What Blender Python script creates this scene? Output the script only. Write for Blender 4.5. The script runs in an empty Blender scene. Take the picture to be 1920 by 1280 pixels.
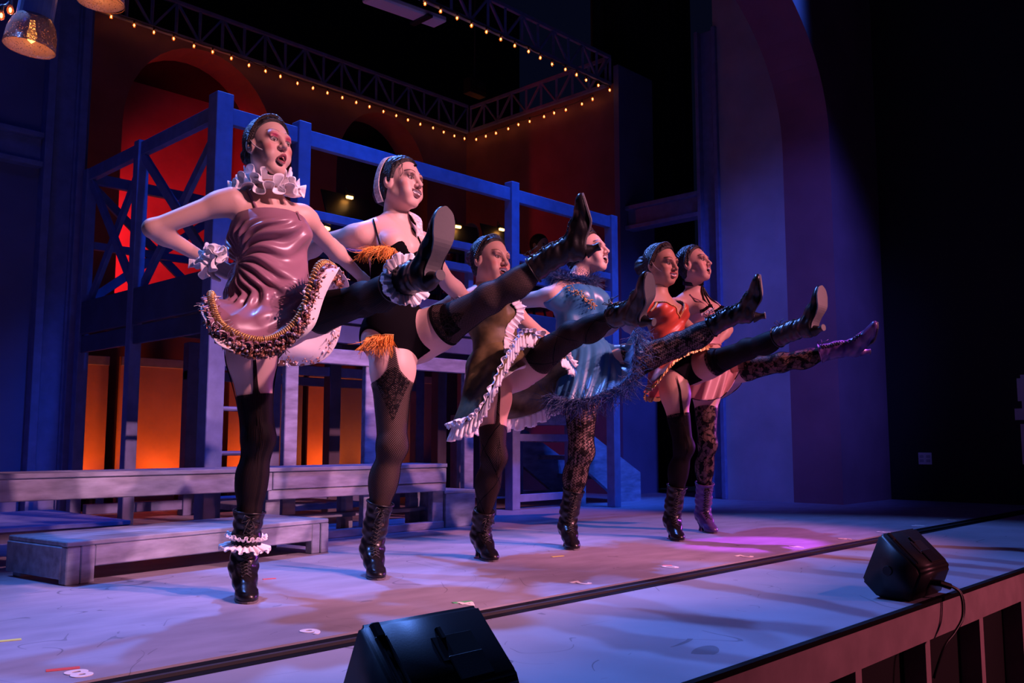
import bpy, bmesh, math, random
import numpy as np
from mathutils import Vector, Matrix
random.seed(7); np.random.seed(7)
S = bpy.context.scene
COL = S.collection
R = math.radians

# ---------------------------------------------------------------- camera
FPX = 1720.0; HEAD = R(43.8); PITCH = math.atan(187/FPX); EYE = 0.55
cd = bpy.data.cameras.new('camera'); cam = bpy.data.objects.new('camera', cd); COL.objects.link(cam)
cd.sensor_width = 36; cd.lens = 36*FPX/1920; cd.clip_start = 0.05; cd.clip_end = 100
cam.location = (0, 0, EYE); cam.rotation_euler = (math.pi/2+PITCH, 0, HEAD-math.pi/2)
S.camera = cam
_fw = np.array([math.cos(HEAD)*math.cos(PITCH), math.sin(HEAD)*math.cos(PITCH), math.sin(PITCH)])
_rt = np.array([math.sin(HEAD), -math.cos(HEAD), 0.0]); _up = np.cross(_rt, _fw); _C = np.array([0, 0, EYE])
def ray(u, v): return _fw+_rt*(u-960)/FPX+_up*(640-v)/FPX
def at(u, v, Y): d = ray(u, v); return _C+d*(Y/d[1])            # photo point -> place on the plane y = Y
def atx(u, v, X): d = ray(u, v); return _C+d*(X/d[0])
def atz(u, v, z=0.0): d = ray(u, v); return _C+d*((z-EYE)/d[2])

# ---------------------------------------------------------------- light of the theatre
S.view_settings.view_transform = 'Standard'; S.view_settings.look = 'None'
S.view_settings.gamma = 1; S.view_settings.use_curve_mapping = False; S.view_settings.exposure = 0.0
w = bpy.data.worlds.new('dark_house'); S.world = w; w.use_nodes = True
w.node_tree.nodes['Background'].inputs[0].default_value = (0.02, 0.03, 0.12, 1)
w.node_tree.nodes['Background'].inputs[1].default_value = 0.06
def spot(name, loc, to, color, watts, angle, blend=0.6, radius=0.12):
    d = bpy.data.lights.new(name, 'SPOT'); d.color = color; d.energy = watts
    d.spot_size = R(angle); d.spot_blend = blend; d.shadow_soft_size = radius
    o = bpy.data.objects.new(name, d); COL.objects.link(o); o.location = loc
    o.rotation_euler = (Vector(to)-Vector(loc)).to_track_quat('-Z', 'Y').to_euler()
    return o
# front of house wash, lavender pink, from the lighting bridge over the house
for x, tx, c, e in ((3.4, 1.6, (1.0, 0.43, 0.55), 2800), (4.8, 3.1, (1.0, 0.38, 0.50), 2900), (6.4, 4.7, (1.0, 0.30, 0.40), 3000)):
    spot('front_pink_spot', (x, -3.6, 5.3), (tx, 2.70, 0.92), c, e*1.05, 23, 0.5, 0.10)
# blue back light hung under the front truss
spot('back_blue_spot', (1.0, 5.6, 5.6), (1.3, 2.6, 0.3), (0.12, 0.28, 1.0), 1350, 34, 0.5, 0.09)
spot('back_blue_spot', (3.7, 5.6, 5.6), (2.7, 2.1, 0.2), (0.12, 0.28, 1.0), 1500, 44, 0.6, 0.09)
spot('back_blue_spot', (5.9, 5.6, 5.6), (4.7, 2.1, 0.2), (0.12, 0.26, 1.0), 1100, 44, 0.6, 0.09)
# blue wash on the gallery from above the dancers, on the portal and on the left wall
for x in (2.7, 4.1, 5.6): spot('gallery_blue_spot', (x, 2.2, 6.9), (x+.15, 4.85, 1.9), (0.015, 0.12, 1.0), 1050, 29, 0.7, 0.12)
spot('stairs_blue_spot', (7.0, 2.5, 6.9), (6.8, 5.3, 0.6), (0.03, 0.16, 1.0), 1500, 24, 0.8, 0.12)
spot('portal_blue_spot', (4.2, -1.5, 6.2), (7.9, 4.75, 0.9), (0.09, 0.12, 1.0), 1800, 27, 0.9, 0.2)
spot('wall_blue_spot', (-1.2, 3.2, 6.2), (1.4, 6.8, 0.6), (0.02, 0.06, 1.0), 85, 60, 0.9, 0.2)
# red behind the niche wall, purple from the wings, reddish spill on the stage front
spot('red_niche_spot', (3.02, 9.0, 2.5), (4.7, 9.55, 2.4), (1.0, 0.02, 0.035), 230, 120, 0.8, 0.04)
spot('wing_purple_spot', (8.5, 2.1, 1.15), (4.9, 2.68, 0.35), (0.55, 0.10, 1.0), 420, 24, 0.7, 0.05)
spot('purple_special_spot', (8.0, 1.9, 4.4), (4.55, 2.55, 0.0), (0.60, 0.08, 1.0), 3000, 8, 0.5, 0.04)
spot('house_red_spot', (5.5, -2.6, 1.2), (3.4, 1.2, -0.3), (1.0, 0.22, 0.32), 330, 40, 0.8, 0.2)
# ---------------------------------------------------------------- helpers
def tag(o, label=None, cat=None, group=None, kind=None):
    if label: o['label'] = label
    if cat: o['category'] = cat
    if group: o['group'] = group
    if kind: o['kind'] = kind
    return o
def empty(name, loc=(0, 0, 0)):
    o = bpy.data.objects.new(name, None); COL.objects.link(o); o.location = Vector(loc); o.empty_display_size = 0.1
    return o
def attach(o, parent):                                  # parts are built in world coordinates
    o.parent = parent; o.matrix_parent_inverse = Matrix.Translation(-Vector(parent.location))
    return o
def addobj(name, me, mat=None, parent=None, loc=None):
    o = bpy.data.objects.new(name, me); COL.objects.link(o)
    if mat is not None and not me.materials: me.materials.append(mat)
    if loc is not None: o.location = Vector(loc)
    if parent is not None: attach(o, parent)
    return o
def mesh(name, V, F, smooth=False, uv=None):
    me = bpy.data.meshes.new(name)
    me.from_pydata([tuple(map(float, v)) for v in V], [], [tuple(map(int, f)) for f in F])
    if smooth: me.polygons.foreach_set('use_smooth', [True]*len(me.polygons))
    if uv is not None:
        uv = np.asarray(uv, dtype=np.float32)
        l = me.uv_layers.new(name='UVMap'); li = np.zeros(len(me.loops), dtype=np.int32); me.loops.foreach_get('vertex_index', li)
        l.data.foreach_set('uv', uv[li].ravel())
    me.update(); return me
class MB:
    def __init__(s): s.V = []; s.F = []
    def add(s, V, F):
        n = len(s.V); s.V += [tuple(map(float, v)) for v in V]; s.F += [tuple(int(i)+n for i in f) for f in F]; return s
    def box(s, a, b, bev=0.0):
        lo = np.minimum(np.array(a, float), np.array(b, float)); hi = np.maximum(np.array(a, float), np.array(b, float))
        return s.obox((lo+hi)/2, (1, 0, 0), (0, 1, 0), (0, 0, 1), *((hi-lo)/2), bev)
    def obox(s, c, ax, ay, az, hx, hy, hz, bev=0.0):
        c = np.array(c, float); ax = np.array(ax, float); ay = np.array(ay, float); az = np.array(az, float)
        if bev <= 0:
            V = [c+ax*hx*i+ay*hy*j+az*hz*k for i in (-1, 1) for j in (-1, 1) for k in (-1, 1)]
            return s.add(V, [(0, 1, 3, 2), (4, 6, 7, 5), (0, 4, 5, 1), (2, 3, 7, 6), (0, 2, 6, 4), (1, 5, 7, 3)])
        bm = bmesh.new(); bmesh.ops.create_cube(bm, size=2)
        for v in bm.verts: v.co = Vector((v.co.x*hx, v.co.y*hy, v.co.z*hz))
        bmesh.ops.bevel(bm, geom=bm.edges[:], offset=min(bev, hx*.6, hy*.6, hz*.6), segments=1, affect='EDGES')
        bm.verts.index_update()
        V = [c+ax*v.co.x+ay*v.co.y+az*v.co.z for v in bm.verts]; F = [[v.index for v in f.verts] for f in bm.faces]; bm.free()
        return s.add(V, F)
    def beam(s, p0, p1, w, h, side=None, bev=0.0):      # w across `side`, h the other way
        p0 = np.array(p0, float); p1 = np.array(p1, float); d = p1-p0; L = np.linalg.norm(d); d /= L
        side = np.array(side if side is not None else (0, 0, 1), float); side = side-d*(side@d); side /= np.linalg.norm(side)
        o = np.cross(d, side)
        return s.obox((p0+p1)/2, d, side, o, L/2, w/2, h/2, bev)
    def tube(s, P, r, n=8, cap=True, closed=False):
        P = np.array(P, float); m = len(P); r = np.ones(m)*r if np.isscalar(r) else np.array(r, float)
        T = np.gradient(P, axis=0)
        if closed: T = np.roll(P, -1, 0)-np.roll(P, 1, 0)
        T /= np.linalg.norm(T, axis=1)[:, None]+1e-12
        a = np.array([0, 0, 1.0]) if abs(T[0][2]) < .9 else np.array([1.0, 0, 0]); N = []
        for t in T:
            a = a-t*(a@t); a /= np.linalg.norm(a)+1e-12; N.append(a.copy())
        N = np.array(N); B = np.cross(T, N); th = np.arange(n)*2*np.pi/n
        V = (P[:, None]+r[:, None, None]*(N[:, None]*np.cos(th)[None, :, None]+B[:, None]*np.sin(th)[None, :, None])).reshape(-1, 3)
        F = []
        for i in range(m if closed else m-1):
            j = (i+1) % m
            for k in range(n): F.append((i*n+k, i*n+(k+1) % n, j*n+(k+1) % n, j*n+k))
        if cap and not closed: F.append(tuple(range(n-1, -1, -1))); F.append(tuple((m-1)*n+k for k in range(n)))
        return s.add(V, F)
    def lathe(s, prof, c=(0, 0, 0), n=16, axis=(0, 0, 1)):
        az = np.array(axis, float); az /= np.linalg.norm(az); ax = np.cross(az, (0, 1, 0.3)); ax /= np.linalg.norm(ax); ay = np.cross(az, ax); c = np.array(c, float)
        V = []; F = []
        for r, z in prof:
            for k in range(n): t = 2*np.pi*k/n; V.append(c+az*z+(ax*np.cos(t)+ay*np.sin(t))*max(r, 1e-5))
        for i in range(len(prof)-1):
            for k in range(n): F.append((i*n+k, i*n+(k+1) % n, (i+1)*n+(k+1) % n, (i+1)*n+k))
        return s.add(V, F)
    def prism(s, poly, d):                                # polygon (3d points) swept by vector d
        n = len(poly); d = np.array(d, float); V = [np.array(p, float) for p in poly]; V += [v+d for v in V]
        F = [tuple(range(n-1, -1, -1)), tuple(range(n, 2*n))]+[(i, (i+1) % n, n+(i+1) % n, n+i) for i in range(n)]
        return s.add(V, F)
    def build(s, name, mat=None, parent=None, smooth=False):
        me = mesh(name, s.V, s.F, smooth); bm = bmesh.new(); bm.from_mesh(me); bmesh.ops.recalc_face_normals(bm, faces=bm.faces[:]); bm.to_mesh(me); bm.free()
        return addobj(name, me, mat, parent)

# ---------------------------------------------------------------- materials
def nodemat(name):
    m = bpy.data.materials.new(name); m.use_nodes = True; nt = m.node_tree
    return m, nt, nt.nodes['Principled BSDF']
def L(nt, a, b): nt.links.new(a, b)
def plain(name, col, rough=0.6, metal=0.0, noise=0.0, scale=20.0, bump=0.0, stretch=None, spec=0.5, coat=0.0):
    m, nt, b = nodemat(name)
    b.inputs['Roughness'].default_value = rough; b.inputs['Metallic'].default_value = metal; b.inputs['Specular IOR Level'].default_value = spec
    b.inputs['Coat Weight'].default_value = coat
    b.inputs['Base Color'].default_value = (*col, 1)
    if noise or bump:
        tc = nt.nodes.new('ShaderNodeTexCoord'); mp = nt.nodes.new('ShaderNodeMapping'); L(nt, tc.outputs['Object'], mp.inputs[0])
        if stretch: mp.inputs['Scale'].default_value = stretch
        tx = nt.nodes.new('ShaderNodeTexNoise'); tx.inputs['Scale'].default_value = scale; tx.inputs['Detail'].default_value = 5; L(nt, mp.outputs[0], tx.inputs['Vector'])
        if noise:
            rp = nt.nodes.new('ShaderNodeMapRange'); rp.inputs[1].default_value = 0.3; rp.inputs[2].default_value = 0.7
            rp.inputs[3].default_value = 1-noise; rp.inputs[4].default_value = 1+noise; L(nt, tx.outputs['Fac'], rp.inputs[0])
            mx = nt.nodes.new('ShaderNodeMix'); mx.data_type = 'RGBA'; mx.blend_type = 'MULTIPLY'; mx.inputs[0].default_value = 1
            mx.inputs[6].default_value = (*col, 1); L(nt, rp.outputs[0], mx.inputs[7]); L(nt, mx.outputs[2], b.inputs['Base Color'])
        if bump:
            bp = nt.nodes.new('ShaderNodeBump'); bp.inputs['Strength'].default_value = bump; bp.inputs['Distance'].default_value = 0.01
            L(nt, tx.outputs['Fac'], bp.inputs['Height']); L(nt, bp.outputs[0], b.inputs['Normal'])
    return m
def glow(name, col, strength, body=(0, 0, 0)):
    m, nt, b = nodemat(name); b.inputs['Base Color'].default_value = (*body, 1)
    b.inputs['Emission Color'].default_value = (*col, 1); b.inputs['Emission Strength'].default_value = strength
    return m
def glassy(name, col, alpha=0.4, rough=0.08):
    m, nt, b = nodemat(name); b.inputs['Base Color'].default_value = (*col, 1); b.inputs['Roughness'].default_value = rough; b.inputs['Alpha'].default_value = alpha
    return m
M = {}
M['floor'] = plain('stage_floor_paint', (0.29, 0.275, 0.36), 0.5, noise=0.16, scale=3.0, stretch=(1.2, 3.2, 1), bump=0.04)
M['apron'] = plain('apron_paint', (0.32, 0.31, 0.38), 0.5, noise=0.14, scale=2.2, bump=0.03)
M['black_strip'] = plain('black_strip', (0.008, 0.008, 0.010), 0.9, spec=0.1)
M['fascia'] = plain('fascia_paint', (0.42, 0.30, 0.32), 0.7, noise=0.15, scale=9)
M['darkvoid'] = plain('under_stage_black', (0.006, 0.006, 0.007), 0.9)
M['wood'] = plain('weathered_painted_wood', (0.25, 0.29, 0.39), 0.62, noise=0.34, scale=5, stretch=(1.3, 5, 5), bump=0.12)
M['bluewood'] = plain('blue_painted_timber', (0.17, 0.22, 0.42), 0.6, noise=0.15, scale=7, stretch=(2, 2, 2), bump=0.05)
M['darkwood'] = plain('dark_painted_timber', (0.10, 0.10, 0.14), 0.65, noise=0.2, scale=7)
M['wall'] = plain('painted_flat', (0.34, 0.28, 0.34), 0.8, noise=0.22, scale=1.6, bump=0.05)
M['wallblue'] = plain('blue_painted_flat', (0.13, 0.15, 0.30), 0.75, noise=0.18, scale=1.8, bump=0.05)
M['redwall'] = plain('brick_red_flat', (0.19, 0.10, 0.12), 0.85, noise=0.2, scale=2.2, bump=0.05)
M['portal'] = plain('portal_plaster', (0.42, 0.40, 0.46), 0.8, noise=0.16, scale=2.4, bump=0.05)
M['arch'] = plain('arch_plaster', (0.28, 0.12, 0.17), 0.85, noise=0.15, scale=2.0)  # pink-purple light on the arch put into the plaster tint
M['blackwall'] = plain('black_wall', (0.010, 0.010, 0.012), 0.8, noise=0.1, scale=4)
M['plastic'] = plain('black_plastic', (0.014, 0.014, 0.017), 0.42, bump=0.03, scale=300)
M['white'] = plain('white_paint', (0.75, 0.72, 0.72), 0.6)
M['metal'] = plain('dark_metal', (0.08, 0.08, 0.09), 0.4, 0.6)
M['bulb'] = glow('amber_bulb', (1.0, 0.30, 0.06), 7.0, (0.5, 0.2, 0.05))
M['bulbcore'] = glow('amber_filament', (1.0, 0.34, 0.07), 15.0)
M['drape'] = plain('black_drape', (0.012, 0.012, 0.02), 0.9, noise=0.2, scale=3)
M['fasciablue'] = plain('dark_blue_fascia', (0.07, 0.09, 0.18), 0.7, noise=0.2, scale=5)
M['niche'] = plain('niche_red_lit', (0.42, 0.20, 0.20), 0.85, noise=0.2, scale=2.2)  # paler copy of the wall red, brightness of the niche light put in
M['flatpaint'] = plain('flat_paint', (0.36, 0.24, 0.24), 0.8, noise=0.2, scale=2.0)
def scuffed(m, col):
    nt = m.node_tree; b = nt.nodes['Principled BSDF']; src = b.inputs['Base Color'].links[0].from_socket; tc = nt.nodes.new('ShaderNodeTexCoord'); out = src
    for sc, wd, dk in ((1.7, .0035, .45), (.9, .002, .55)):
        n = nt.nodes.new('ShaderNodeTexNoise'); n.inputs['Scale'].default_value = sc; n.inputs['Distortion'].default_value = 2.2; n.inputs['Detail'].default_value = 1; L(nt, tc.outputs['Object'], n.inputs['Vector'])
        q = nt.nodes.new('ShaderNodeTexNoise'); q.inputs['Scale'].default_value = sc*2.3; L(nt, tc.outputs['Object'], q.inputs['Vector'])
        s1 = nt.nodes.new('ShaderNodeMath'); s1.operation = 'SUBTRACT'; L(nt, n.outputs['Fac'], s1.inputs[0]); s1.inputs[1].default_value = .5
        s2 = nt.nodes.new('ShaderNodeMath'); s2.operation = 'ABSOLUTE'; L(nt, s1.outputs[0], s2.inputs[0]); s3 = nt.nodes.new('ShaderNodeMath'); s3.operation = 'LESS_THAN'; L(nt, s2.outputs[0], s3.inputs[0]); s3.inputs[1].default_value = wd
        g_ = nt.nodes.new('ShaderNodeMath'); g_.operation = 'GREATER_THAN'; L(nt, q.outputs['Fac'], g_.inputs[0]); g_.inputs[1].default_value = .56; k = nt.nodes.new('ShaderNodeMath'); k.operation = 'MULTIPLY'; L(nt, s3.outputs[0], k.inputs[0]); L(nt, g_.outputs[0], k.inputs[1])
        k2 = nt.nodes.new('ShaderNodeMath'); k2.operation = 'MULTIPLY'; L(nt, k.outputs[0], k2.inputs[0]); k2.inputs[1].default_value = dk
        mx = nt.nodes.new('ShaderNodeMix'); mx.data_type = 'RGBA'; L(nt, k2.outputs[0], mx.inputs[0]); L(nt, out, mx.inputs[6]); mx.inputs[7].default_value = (*col, 1); out = mx.outputs[2]
    L(nt, out, b.inputs['Base Color'])
scuffed(M['floor'], (.04, .04, .05)); scuffed(M['apron'], (.03, .03, .04))
# ---------------------------------------------------------------- the setting
def struct(name, mb, mat, parent=None, smooth=False):
    o = mb.build(name, mat, parent, smooth)
    if parent is None: o['kind'] = 'structure'
    return o
XC = 3.456                                              # stage centre line
flo = struct('floor', MB().box((-4, 2.23, -0.2), (8.9, 10.5, 0)), M['floor'])
tag(flo, 'scuffed lilac-grey painted stage floor upstage of the black seam', 'floor')
apr = struct('floor_apron', MB().box((-4, 1.22, -0.1), (8.9, 2.08, 0)), M['apron'])
tag(apr, 'pale painted apron between black seam and stage front edge', 'floor')
seam = struct('trim_1', MB().box((-4, 2.08, -0.2), (8.9, 2.23, -0.006)), M['black_strip'])
tag(seam, 'black track strip across the stage floor', 'trim')
struct('track_lip', MB().box((-4, 2.145, -0.01), (8.9, 2.160, 0.002)), M['metal'], seam)
fr = struct('wall_stage_front', MB().box((-4, 1.30, -1.2), (8.9, 1.36, -0.1)), M['darkvoid'])
tag(fr, 'black void behind the slatted stage front', 'wall')
struct('fascia_board', MB().box((-4, 1.203, -0.125), (8.9, 1.219, -0.012)), M['fascia'], fr)
struct('edge_strip', MB().box((-4, 1.198, -0.012), (8.9, 1.219, 0.003)), M['black_strip'], fr)
stud = MB().box((-0.022, -0.02, -0.55), (0.022, 0.06, 0.55)); sme = mesh('stud', stud.V, stud.F)
for u in (1180, 1330, 1470, 1594, 1727, 1831, 1912, 1978):
    addobj('stud', sme, M['fascia'], fr, (float(at(u, 1240, 1.25)[0]), 1.245, -0.675))
gf = struct('floor_house', MB().box((-4, -3, -1.3), (8.9, 1.9, -1.2)), M['darkvoid'])
tag(gf, 'dark auditorium floor below the stage', 'floor')

# left wall with steel-section column and beam
wl = struct('wall_left', MB().box((-4, 6.86, 0), (2.6, 6.98, 6.5)), M['wallblue'])
tag(wl, 'dark blue wall at far left with section column and crossbeam', 'wall')
cx0, cx1 = at(72, 500, 6.76)[0], at(150, 500, 6.76)[0]
for nm, a, b, y in (('column_web', cx0+.05, cx1-.05, 6.82), ('column_flange', cx0, cx0+.055, 6.76), ('column_flange', cx1-.055, cx1, 6.76), ('column_lip', cx0+.05, cx0+.07, 6.80), ('column_lip', cx1-.07, cx1-.05, 6.80)):
    struct(nm, MB().box((a, y, 0), (b, 6.87, 6.5), 0.004), M['bluewood'], wl)
zb = at(50, 275, 6.8)[2]
for nm, a, b, y in (('beam_web', zb-.09, zb+.09, 6.835), ('beam_flange', zb+.085, zb+.125, 6.78), ('beam_flange', zb-.125, zb-.085, 6.78)):
    struct(nm, MB().box((-4, y, a), (cx0, 6.87, b), 0.004), M['bluewood'], wl)

# back wall with two arched niches, y = 8.2
def arch_poly(xc, hw, z0, zs, ztop, n=20):
    P = [(xc-hw, z0), (xc-hw, zs)]
    for i in range(1, n): t = math.pi*(1-i/n); P.append((xc+hw*math.cos(t), zs+(ztop-zs)*math.sin(t)))
    return P+[(xc+hw, zs), (xc+hw, z0)]
def wall_with_arches(y, th, x0, x1, z0, z1, arches, mat, name):
    cols = [x0]; 
    mb = MB(); xs = x0
    for (xc, hw, az0, zs, zt) in arches:
        mb.box((xs, y, z0), (xc-hw, y+th, z1))
        if az0 > z0: mb.box((xc-hw, y, z0), (xc+hw, y+th, az0))
        P = arch_poly(xc, hw, az0, zs, zt)[1:-1]
        top = [(p[0], y, p[1]) for p in P]+[(xc+hw, y, z1), (xc-hw, y, z1)]
        for i in range(len(P)-1):
            a, b = P[i], P[i+1]
            mb.prism([(a[0], y, a[1]), (b[0], y, b[1]), (b[0], y, z1), (a[0], y, z1)], (0, th, 0))
        xs = xc+hw
    mb.box((xs, y, z0), (x1, y+th, z1))
    return struct(name, mb, mat)
wb = wall_with_arches(8.2, 0.42, 2.2, 7.72, 0, 4.43, [(4.2, 0.80, 1.55, 3.45, 4.38), (6.42, 0.66, 1.55, 3.55, 4.33)], M['redwall'], 'wall_back')
tag(wb, 'brick red back wall with two round-arched niches above the gallery', 'wall')
nb = struct('niche_back', MB().box((2.2, 9.6, 0), (7.9, 9.66, 4.43)), M['niche'], wb); struct('niche_light_lid', MB().box((2.2, 8.2, 4.43), (7.72, 9.66, 4.47)), M['blackwall'], wb)  # unseen lid added to keep the niche light from leaking upward
struct('niche_light_block', MB().box((5.3, 8.62, 0), (5.36, 9.6, 4.43)), M['redwall'], wb); struct('niche_light_block', MB().box((2.6, 8.62, 0), (2.66, 9.6, 4.43)), M['redwall'], wb)  # unseen partitions added to hold the red light in the first niche
wr = struct('wall_right', MB().box((7.72, 5.87, 0), (7.84, 8.7, 4.43)), M['redwall'])
tag(wr, 'reddish side wall meeting the back wall under the bulb string', 'wall')
wr.data.materials.clear(); wr.data.materials.append(M['redwall'])
rp = struct('wall_return', MB().box((7.715, 5.80, 0), (8.345, 5.868, 4.62)), M['wallblue'])
tag(rp, 'narrow dark blue return flat at the end of the side wall', 'wall')
dr = MB(); n = 60
P = [(7.9+i*0.035, 6.3+0.05*math.sin(i*1.3)+0.02*math.sin(i*2.9)) for i in range(n)]
dr.add([(x, y, z) for (x, y) in P for z in (0, 6.5)], [(2*i, 2*i+2, 2*i+3, 2*i+1) for i in range(n-1)])
do = struct('wall_drape', dr, M['drape'], smooth=True); tag(do, 'black pleated masking drape behind the side gap', 'drape')

# portal on the right: panelled flat, pilaster, proscenium arch
po = struct('wall_portal', MB().box((7.84, 3.98, 0), (7.96, 4.70, 6.5)), M['portal'])
tag(po, 'pale blue-grey portal flat beside the proscenium arch', 'wall')
for nm, a, b, x in (('pilaster_web', 4.70, 4.88, 7.87), ('pilaster_flange', 4.655, 4.70, 7.80), ('pilaster_flange', 4.86, 4.90, 7.80), ('pilaster_lip', 4.70, 4.72, 7.83)):
    struct(nm, MB().box((x, a, 0), (7.96, b, 4.72), 0.004), M['bluewood'], po)
z0, z1 = 2.80, 3.06
ib = struct('trim_2', MB().box((7.86, 4.9, z0+.04), (7.90, 5.80, z1-.04)), M['bluewood']); tag(ib, 'dark I-beam linking pilaster and return flat', 'beam')
for a, b in ((z0, z0+.045), (z1-.045, z1)): struct('beam_flange', MB().box((7.80, 4.9, a), (7.95, 5.80, b), 0.004), M['bluewood'], ib)
pr = MB(); y0, y1 = 3.52, 3.98
A = [(7.84, 0), (7.84, 3.25)]
for i in range(1, 25): t = i/24*math.pi/2; A.append((XC+4.384*math.cos(t)**0.62 if i < 24 else XC, 3.25+1.75*math.sin(t)**0.95))
for i in range(len(A)-1):
    a, b = A[i], A[i+1]
    if i == 0: pr.prism([(a[0], y0, 0), (8.9, y0, 0), (8.9, y0, b[1]), (b[0], y0, b[1])], (0, y1-y0, 0)); continue
    hi = lambda z: 6.5
    pr.prism([(a[0], y0, a[1]), (b[0], y0, b[1]), (b[0], y0, 6.5), (a[0], y0, 6.5)], (0, y1-y0, 0))
pr.box((7.84, y0, 3.25), (8.9, y1, 6.5))
pa = struct('wall_proscenium', pr, M['arch']); tag(pa, 'dark purple proscenium with deep round-topped reveal', 'wall')
ws = struct('wall_side', MB().box((8.9, -3, -1.3), (9.02, 4.0, 6.5)), M['blackwall']); tag(ws, 'black auditorium side wall at far right', 'wall')
bd = struct('wall_backdrop', MB().box((2.0, 9.9, 0), (10.5, 9.96, 7.5)), M['blackwall']); tag(bd, 'black masking behind and above the set', 'wall')
# ---------------------------------------------------------------- gallery (raised platform with railings)
GY, GX0, GX1, GYB = 4.8, 2.557, 6.25, 6.68
ga = empty('gallery', (4.4, 5.7, 0)); tag(ga, 'blue timber gallery with railings raised on posts behind the dancers', 'platform')
def part(name, mb, mat, parent): return mb.build(name, mat, parent)
def post(x, y, z0, z1, w=0.085, mat='bluewood'): part('post', MB().box((x-w/2, y-w/2, z0), (x+w/2, y+w/2, z1), 0.004), M[mat], ga)
post(GX0, GY, 0, 2.56, 0.105); post(GX0, 5.84, 0, 2.52, 0.075); post(GX0, GYB, 0, 2.5, 0.075)
post(3.105, GY, 1.2, 2.53, 0.088); post(5.005, GY, 1.2, 2.54, 0.085); post(GX1, GY, 0, 2.5, 0.085); post(GX1, GYB, 0, 2.5, 0.075)
post(4.58, GY+.03, 1.2, 1.98, 0.05)
def rail(p, q, w, h, nm='rail', side=(0, 0, 1), mat='bluewood'): part(nm, MB().beam(p, q, w, h, side, 0.003), M[mat], ga)
for zz, hh in ((2.44, 0.10), (1.96, 0.055), (1.80, 0.055)):
    rail((GX0+.05, GY, zz), (GX1, GY, zz), hh, 0.045)
rail((GX0, GY, 2.46), (GX0, GYB, 2.46), 0.09, 0.045)
rail((GX0, GYB, 2.44), (GX1, GYB, 2.44), 0.08, 0.045); rail((GX0, GYB, 1.95), (GX1, GYB, 1.95), 0.055, 0.04)
for y0, y1 in ((GY+.05, 5.80), (5.88, GYB-.04)):
    rail((GX0, y0, 1.56), (GX0, y1, 2.41), 0.06, 0.03, 'brace', (0, 0, 1)); rail((GX0+.032, y0, 2.41), (GX0+.032, y1, 1.56), 0.06, 0.03, 'brace', (0, 0, 1))
for x0, x1 in ((GX0+.05, 3.6),):
    rail((x0, GYB, 1.56), (x1, GYB, 2.38), 0.06, 0.03, 'brace'); rail((x0, GYB+.035, 2.38), (x1, GYB+.035, 1.56), 0.06, 0.03, 'brace')
part('side_fascia', MB().box((GX0-.03, GY, 1.30), (GX0+.0, GYB, 1.53), 0.003), M['fasciablue'], ga)
part('side_fascia', MB().box((GX0-.02, GY, 1.17), (GX0+.01, GYB, 1.285), 0.003), M['fasciablue'], ga)
part('front_fascia', MB().box((GX0, GY-.03, 1.30), (GX1, GY, 1.53), 0.003), M['fasciablue'], ga)
part('front_fascia', MB().box((GX0, GY-.02, 1.17), (GX1, GY+.01, 1.285), 0.003), M['fasciablue'], ga)
nb_ = 12
for i in range(nb_):
    a = GX0+.03+(GX1-GX0-.06)*i/nb_; b = GX0+.03+(GX1-GX0-.06)*(i+1)/nb_-.006
    part('deck_board', MB().box((a, GY+.01, 1.485), (b, GYB, 1.52)), M['darkwood'], ga)
for y in (5.3, 5.84, 6.3): part('joist', MB().box((GX0, y-.02, 1.30), (GX1, y+.02, 1.48)), M['darkwood'], ga)
# weathered support frame under the gallery
part('header', MB().box((2.98, GY-.05, 1.03), (4.62, GY-.005, 1.125), 0.004), M['wood'], ga)
for x, w_ in ((3.055, .09), (3.65, .095), (4.52, .09)): part('support_leg', MB().box((x-w_/2, GY-.045, 0), (x+w_/2, GY, 1.03), 0.004), M['wood'], ga)
for x, y, m in ((3.12, 5.9, 'bluewood'), (3.62, 5.9, 'bluewood'), (3.35, 6.6, 'bluewood'), (4.15, 5.9, 'darkwood'), (4.75, 5.9, 'bluewood'), (4.9, 4.95, 'darkwood'), (5.25, 5.9, 'darkwood'), (5.6, 6.6, 'bluewood')):
    part('support_leg', MB().box((x-.05, y-.045, 0), (x+.05, y+.045, 1.3), 0.004), M[m], ga)
for a, b, y, z in ((3.05, 4.75, 5.9, 1.08), (3.05, 4.75, 5.9, .10), (3.3, 5.6, 6.6, 1.05), (2.6, 5.6, 6.6, .08)): part('crossbar', MB().box((a, y-.03, z-.035), (b, y+.03, z+.035), 0.003), M['bluewood'], ga)
part('shelf_panel', MB().box((3.12, 5.2, 0.10), (3.9, 5.85, 0.14), 0.003), M['wood'], ga)
# ladder behind the corner post
ld = empty('ladder', (2.78, 4.95, 0)); tag(ld, 'short blue ladder under the gallery corner behind the ruffled dancer', 'ladder')
for x in (2.62, 2.94): part('stile', MB().box((x-.02, 4.93, 0), (x+.02, 4.97, 1.28), 0.003), M['bluewood'], ld)
for z in (.22, .48, .74, 1.0): part('rung', MB().tube([(2.62, 4.95, z), (2.94, 4.95, z)], .014, 8), M['bluewood'], ld)

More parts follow.
